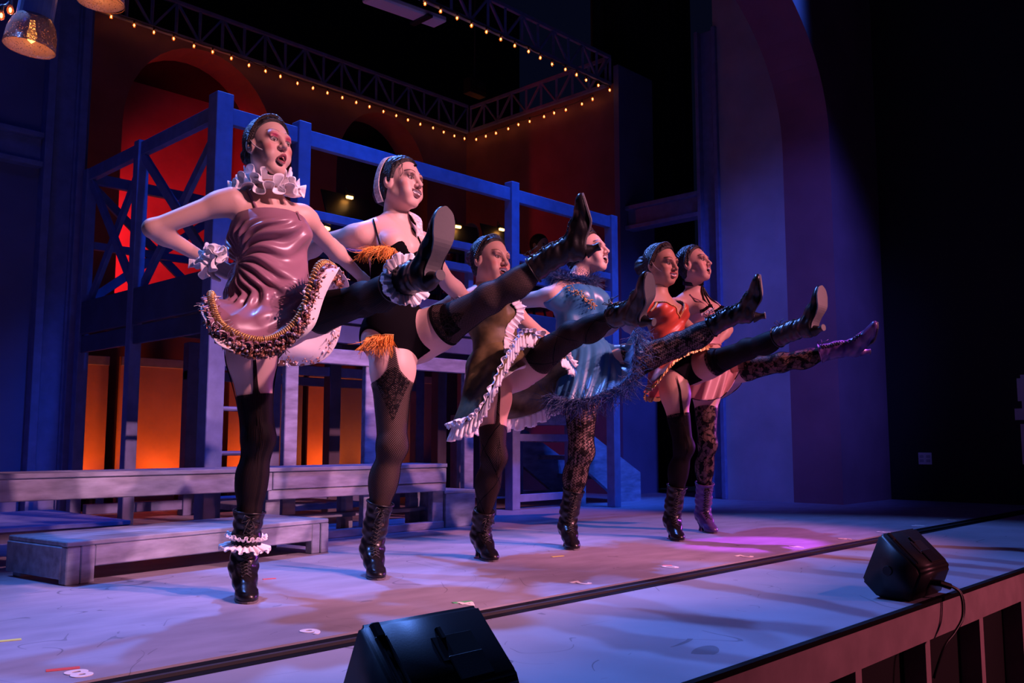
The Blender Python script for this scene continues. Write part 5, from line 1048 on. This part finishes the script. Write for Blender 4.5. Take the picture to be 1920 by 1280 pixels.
skF, GF = loft('pink_skirt', [ring8(g, .06, .135, .112), ring8(g, .0, .165, .145), HF], M['pink_satin'], g.per, folds=lambda q, t: .012*q*np.sin(t*8))
MB().tube(catmull(HF, 120, True), .0025, 5, closed=True).build('hem_piping', M['black_cloth'], g.per, True)
td = bvh_of(dF); tb = bvh_of(g.body); cN = g.neck*.55+g.head*.45-g.hu*.02; axn = nrm(g.head-g.neck); e1 = nrm(np.cross(axn, (1, 0, 0))); e2 = np.cross(axn, e1)
sheet('choker', np.array([[g.neck+axn*zz-g.f*.004+(e1*math.cos(t)+e2*math.sin(t))*.066 for t in np.arange(40)*2*math.pi/40] for zz in (.058, .066, .076, .084)]), M['leather'], g.per, True, .003)
top_ = np.linalg.norm(g.neck-g.pel)
for ac in ([(0, top_+.02), (-.004, top_-.05), (-.008, .36), (-.01, .31)], [(.012, top_+.02), (.03, top_-.05), (.052, .38), (.066, .33)], [(-.012, top_+.02), (-.03, top_-.05), (-.052, .38), (-.066, .33)]):
    P_, N_ = from_front(g, tb, ac, .004)
    if len(P_) > 2: MB().tube(catmull(P_, 16), .0055, 6).build('harness_strap', M['leather'], g.per, True)
for sg in (-1, 1):
    P_, N_ = from_front(g, tb, [(sg*.082, .325), (sg*.092, .37), (sg*.10, .41), (sg*.105, .44)], .004)
    if len(P_) > 1: MB().tube(catmull(P_, 16), .0045, 6).build('strap', M['pink_satin'], g.per, True)
P_, N_ = from_front(g, td, [(a_, .292+.03*math.exp(-((abs(a_)-.066)/.04)**2)) for a_ in np.linspace(-.125, .125, 18)], .003)
for w_s, mt, sd_ in ((.020, 'black_cloth', 2), (.014, 'white_lace', 5)): sheet('bust_trim', ribbon_ruffle(P_-g.up*(.004 if sd_ == 5 else 0), N_, np.tile(g.up, (len(P_), 1)) if sd_ == 2 else np.tile(-g.up, (len(P_), 1)), w_s, 22, .004, seed=sd_), M[mt], g.per, False, .001)
# ---------------------------------------------------------------- floor wedge monitors
def wedge(x0, y0, label, cable=True, ln=.29):
    o = empty('stage_monitor', (x0+ln/2, y0, 0)); tag(o, label, 'speaker', 'wedge monitors on the apron')
    prof = [(.0, .0), (.115, .004), (.170, .058), (.100, .222), (.080, .228), (-.030, .118), (-.038, .096)]
    bm = bmesh.new(); A_ = [bm.verts.new((0, y0+a, b)) for a, b in prof]; B_ = [bm.verts.new((ln, y0+a, b)) for a, b in prof]; n = len(prof)
    bm.faces.new(A_[::-1]); bm.faces.new(B_)
    for i in range(n): bm.faces.new((A_[i], A_[(i+1) % n], B_[(i+1) % n], B_[i]))
    bmesh.ops.recalc_face_normals(bm, faces=bm.faces[:]); bmesh.ops.bevel(bm, geom=bm.edges[:], offset=.008, segments=3, affect='EDGES')
    for v in bm.verts: v.co.x += x0
    me = bpy.data.meshes.new('cabinet'); bm.to_mesh(me); bm.free(); me.polygons.foreach_set('use_smooth', [True]*len(me.polygons)); c = addobj('cabinet', me, M['plastic'], o)
    T = np.array((.080, .228)); Rr = np.array((-.030, .118)); d = nrm(Rr-T); nn = np.array((-d[1], d[0])); nn = nn if nn[0] < 0 else -nn
    def q(x, s, h_): p = T+d*s+nn*h_; return np.array((x0+x, y0+p[0], p[1]))
    ay = np.array((0, d[0], d[1])); az = np.array((0, nn[0], nn[1])); ax = np.array((1.0, 0, 0))
    for x in (.012, .030): part('ridge', MB().obox(q(x, .085, .001), ax, ay, az, .004, .055, .004, .002), M['plastic'], o)
    part('ridge_cap', MB().obox(q(.02, .018, .002), ax, ay, az, .010, .016, .006, .003), M['plastic'], o)
    part('handle_recess', MB().obox(q(.175, .078, .0), ax, ay, az, .050, .026, .0025, .001), M['darkvoid'], o); part('handle_plate', MB().obox(q(.182, .122, .001), ax, ay, az, .042, .026, .004, .002), M['plastic'], o)
    part('bracket', MB().obox(q(.150, .048, .002), ax, ay, az, .006, .014, .005, .002), M['darkvoid'], o)
    part('grille', MB().box((x0+.02, y0+.118, .05), (x0+ln-.02, y0+.121, .051)), M['metal'], o)
    part('side_knob', MB().lathe([(0, .006), (.016, .006), (.018, 0)], (x0, y0+.075, .10), 14, (-1, 0, 0)), M['plastic'], o)
    if cable:
        p = np.array((x0+.12, y0-.022, .055)); part('plug', MB().tube([p+np.array((0, .02, .004)), p+np.array((.02, -.03, .0)), p+np.array((.045, -.055, -.012))], .011, 8), M['plastic'], o)
        for k in (0, 1): MB().tube(catmull([p+np.array((.03, -.04, 0)), p+np.array((.075+.012*k, -.075, -.035)), p+np.array((.06+.015*k, -.085, -.11)), p+np.array((.0, -.075, -.16)), p+np.array((-.06, -.06, -.20)), p+np.array((-.10, -.035, -.30))], 30), .0045, 6).build('cable', M['plastic'], o, True)
wedge(3.275, 1.245, 'small black wedge monitor with looping cable at the right stage edge')
wedge(1.02, 1.262, 'black wedge monitor cut by the bottom edge of the picture', False, .285)

# ---------------------------------------------------------------- numbers and tape on the floor
M['number'] = plain('white_floor_number', (.85, .82, .84), .6); M['green_tape'] = plain('green_tape', (.10, .55, .22), .5); M['red_tape'] = plain('red_tape', (.75, .10, .08), .5); M['yellow_tape'] = plain('yellow_tape', (.7, .72, .15), .5)
def number(ch, x, y, label, size=.11):
    cu = bpy.data.curves.new('number', 'FONT'); cu.body = ch; cu.size = size; cu.align_x = 'CENTER'; cu.align_y = 'CENTER'; cu.extrude = .0008; cu.offset = .003
    t = bpy.data.objects.new('tmp', cu); COL.objects.link(t); dg = bpy.context.evaluated_depsgraph_get(); me = bpy.data.meshes.new_from_object(t.evaluated_get(dg)); bpy.data.objects.remove(t)
    me.materials.clear(); o = addobj('floor_number', me, M['number']); o.location = (x, y, .0012); o.rotation_euler = (0, 0, math.pi); tag(o, label, 'floor number', 'white numbers along the black track'); return o
for ch, x, y, lb in (('8', .915, 2.31, 'white painted 8 on the floor at the lower left corner'), ('6', 1.575, 2.32, 'white painted 6 on the floor in front of the ruffled dancer'), ('4', 2.21, 2.33, 'white painted 4 with green tape behind the near wedge'), ('2', 2.83, 2.345, 'white painted 2 on the floor right of the near wedge'), ('0', 3.456, 2.355, 'white painted 0 with red mark at stage centre'),
                     ('2', 4.02, 2.31, 'white painted 2 just right of the centre zero'), ('4', 4.56, 2.31, 'white painted 4 near the purple light patch'), ('6', 5.12, 2.30, 'white painted 6 left of the small wedge monitor'), ('8', 5.66, 2.30, 'white painted 8 just behind the small wedge monitor'), ('10', 6.25, 2.30, 'white painted 10 right of the small wedge monitor'), ('12', 6.85, 2.30, 'farthest white painted number near the right edge')):
    number(ch, x, y, lb)
def tape(a, b, m, lb, w=.022):
    a = np.array(a); b = np.array(b); o = MB().beam((a[0], a[1], .001), (b[0], b[1], .001), w, .0012, (-(b-a)[1], (b-a)[0], 0)).build('tape_mark', M[m]); tag(o, lb, 'tape', 'tape marks on the floor')
tape((2.18, 2.37), (2.25, 2.35), 'green_tape', 'green tape mark on the floor number behind the near wedge'); tape((3.47, 2.40), (3.50, 2.37), 'red_tape', 'red tape mark beside the centre zero')
tape((.90, 2.83), (.955, 2.815), 'yellow_tape', 'yellow-green tape mark at the left picture edge'); tape((.87, 2.39), (.94, 2.365), 'red_tape', 'orange-red tape mark near the lower left corner'); tape((3.36, 2.96), (3.43, 2.945), 'yellow_tape', 'yellow tape strip by the feather-collar dancer boot', .016); tape((2.02, 3.32), (2.07, 3.305), 'red_tape', 'small red tape mark right of the ruffled dancer boot', .016)

# ---------------------------------------------------------------- band on the gallery
ZD = 1.52
M['lampglow'] = glow('warm_lamp', (1.0, .38, .07), 14.0); M['shirt'] = plain('grey_shirt', (.25, .25, .28), .8); M['darkcloth'] = plain('dark_suit', (.015, .015, .02), .8)
def music_stand(u, v, Y, lb, rot=0.0):
    p = at(u, v, Y); o = empty('music_stand', (p[0], Y, ZD)); tag(o, lb, 'music stand', 'lit music stands on the gallery'); z = p[2]-.10
    part('pole', MB().tube([(p[0], Y, ZD+.1), (p[0], Y, z)], .011, 8), M['metal'], o)
    for k in range(3): t = 2.1*k+.4; part('leg', MB().tube([(p[0], Y, ZD+.22), (p[0]+.2*math.cos(t), Y+.2*math.sin(t), ZD+.005)], .008, 6), M['metal'], o)
    cr, sr_ = math.cos(rot), math.sin(rot); ax = np.array((cr, sr_, 0)); ay = nrm(np.array((-sr_*.35, cr*.35, .9))); az = np.cross(ax, ay)
    part('desk', MB().obox((p[0], Y, z), ax, ay, az, .23, .15, .006, .003), M['plastic'], o); part('sheet_music', MB().obox(np.array((p[0], Y, z))+np.array((0, .012, .01)), ax, ay, az, .15, .12, .0015), M['white'], o)
    part('lamp_arm', MB().tube([np.array((p[0], Y, z))+ay*.15, np.array((p[0], Y, z))+ay*.19+np.array((0, -.02, .02)), p+np.array((0, 0, .03))], .005, 6), M['metal'], o)
    part('lamp_hood', MB().beam(p+ax*-.045+np.array((0, 0, .03)), p+ax*.045+np.array((0, 0, .03)), .03, .02, (0, 0, 1), .004), M['plastic'], o); part('lamp_tube', MB().beam(p-ax*.03+np.array((0, -.004, .008)), p+ax*.03+np.array((0, -.004, .008)), .022, .022, (0, 0, 1), .004), M['lampglow'], o)
    d = bpy.data.lights.new('stand_glow', 'POINT'); d.color = (1, .5, .15); d.energy = .12; d.shadow_soft_size = .03; q = bpy.data.objects.new('stand_glow', d); COL.objects.link(q); q.location = tuple(p+np.array((0, -.03, -.02)))
music_stand(655, 372, 5.75, 'lit music stand seen left of the headscarf dancer'); music_stand(612, 430, 5.6, 'lower lit music stand between the first two dancers', .3); music_stand(858, 427, 5.7, 'lit music stand above the nearest raised boot', -.2); music_stand(940, 432, 5.9, 'small lit music stand above the olive dress dancer')
def musician(u, v, Y, lb, hair, shirt, skin=(.5, .3, .22), look=(0, -1.0, -.2)):
    hd = at(u, v, Y); o = empty('person', (hd[0], Y+.1, ZD)); tag(o, lb, 'person', 'band members on the gallery'); f, sd, u3 = np.array((0, -1.0, 0)), np.array((1.0, 0, 0)), np.array((0, 0, 1.0)); zs = ZD+.36
    nk = hd-u3*.15; pl = np.array((hd[0], Y+.06, zs+.06)); v_ = Vol(np.array((hd[0]-.42, Y-.62, ZD-.02)), np.array((hd[0]+.42, Y+.32, hd[2]+.18)), .010); I = np.eye(3)
    v_.ell(hd+u3*.02, I, (.075, .092, .10), .02); v_.ell(hd+f*.04-u3*.05, I, (.055, .05, .06), .03); v_.cone(hd+f*.095-u3*.005, hd+f*.11-u3*.03, .009, .013, .012); v_.cone(hd-u3*.06, nk, .055, .058, .03)
    for q in (-1, 1): v_.ell(hd+sd*q*.077, I, (.01, .02, .03), .006); v_.ell(hd+sd*q*.03+f*.088+u3*.01, I, (.014, .012, .01), .01, 'c')
    v_.cone(nk-u3*.08, pl, .13, .14, .06, flat=(f, 1.35))
    kn = []
    for q in (-1, 1):
        sh = nk+sd*q*.17-u3*.06; el = sh+sd*q*.07-u3*.24+f*.05; wr = el+f*.22+u3*.04-sd*q*.08; v_.cone(nk-u3*.03, sh, .05, .055, .05); v_.cone(sh, el, .052, .042, .03); v_.cone(el, wr, .04, .028, .02); hand_prims(v_, wr, el, sd*q, .7, q)
        hp = pl+sd*q*.09; k_ = hp+f*.38+u3*.02; an = np.array((k_[0], k_[1]+.02, ZD+.08)); v_.cone(hp, k_, .085, .06, .05); v_.cone(k_, an, .055, .04, .03); v_.cone(an-u3*.03, an-u3*.045+f*.13, .035, .03, .02)
    P, Q = v_.nets(); rel = P-hd; col = np.tile(np.array(shirt), (len(P), 1)); hm_ = rel[:, 2] > -.155; col[hm_] = skin; fr = hm_ & (rel@f > .06)
    col[fr & (np.abs(np.abs(rel[:, 0])-.03) < .013) & (np.abs(rel[:, 2]-.01) < .007)] = (.03, .02, .02); col[fr & (np.abs(rel[:, 0]) < .022) & (np.abs(rel[:, 2]+.058) < .006)] = (.25, .08, .08); col[rel[:, 2] < zs-hd[2]+.02] = (.02, .02, .025); col[(rel@f > .30) & (rel[:, 2] < -.2) & (rel[:, 2] > -.5) & (P[:, 2] > zs+.16)] = skin
    addobj('body', npmesh('body', P, Q, True, col), M['skin'], o)
    if hair is not None:
        hv = Vol(hd-.14, hd+.16, .006); hv.ell(hd+u3*.03-f*.012, I, (.084, .10, .10), 0); x, y, z = hv.pts(); hv.d = np.maximum(hv.d, (-(y-hd[1])*.8-(z-hd[2])*.55-.022+0*x)).astype(np.float32); hp_, hq_ = hv.nets(); addobj('hair', npmesh('hair', hp_, hq_), hair, o)
    ch = empty('stool', (hd[0], Y+.08, ZD)); tag(ch, 'black stool under '+lb[lb.index('band'):] if 'band' in lb else 'black stool', 'stool', 'stools of the band'); part('seat', MB().lathe([(0, 0), (.17, 0), (.17, .04), (0, .04)], (hd[0], Y+.08, zs-.06), 20), M['plastic'], ch)
    for k in range(4): t = math.pi/4+k*math.pi/2; part('leg', MB().tube([(hd[0]+.1*math.cos(t), Y+.08+.1*math.sin(t), zs-.06), (hd[0]+.16*math.cos(t), Y+.08+.16*math.sin(t), ZD+.005)], .011, 6), M['metal'], ch)
musician(882, 442, 6.05, 'bald band member in dark clothes seated on the gallery', None, (.02, .02, .025)); musician(1012, 462, 5.9, 'dark-haired band member seated at the gallery right end', M['hair_black'], (.02, .02, .03)); musician(800, 472, 6.15, 'grey-shirted band member seated behind the raised boots', M['hair'], (.22, .22, .26))
dc = at(868, 524, 5.08); dr_ = empty('red_drum', (dc[0], dc[1], ZD)); tag(dr_, 'red tom drum on the gallery behind the olive dress dancer', 'drum')
part('shell', MB().lathe([(.15, -.11), (.15, .09)], dc, 28), plain('red_drum_shell', (.5, .04, .03), .3), dr_); part('drum_head', MB().lathe([(0, .092), (.15, .092)], dc, 28), M['white'], dr_)
for z in (-.105, .09): part('hoop', MB().tube([dc+np.array((.152*math.cos(t), .152*math.sin(t), z)) for t in np.arange(28)*2*math.pi/28], .007, 6, closed=True), M['metal'], dr_)
for k in range(3): t = 2.1*k; part('leg', MB().tube([dc+np.array((.155*math.cos(t), .155*math.sin(t), 0)), np.array((dc[0]+.2*math.cos(t), dc[1]+.2*math.sin(t), ZD))], .008, 6), M['metal'], dr_)
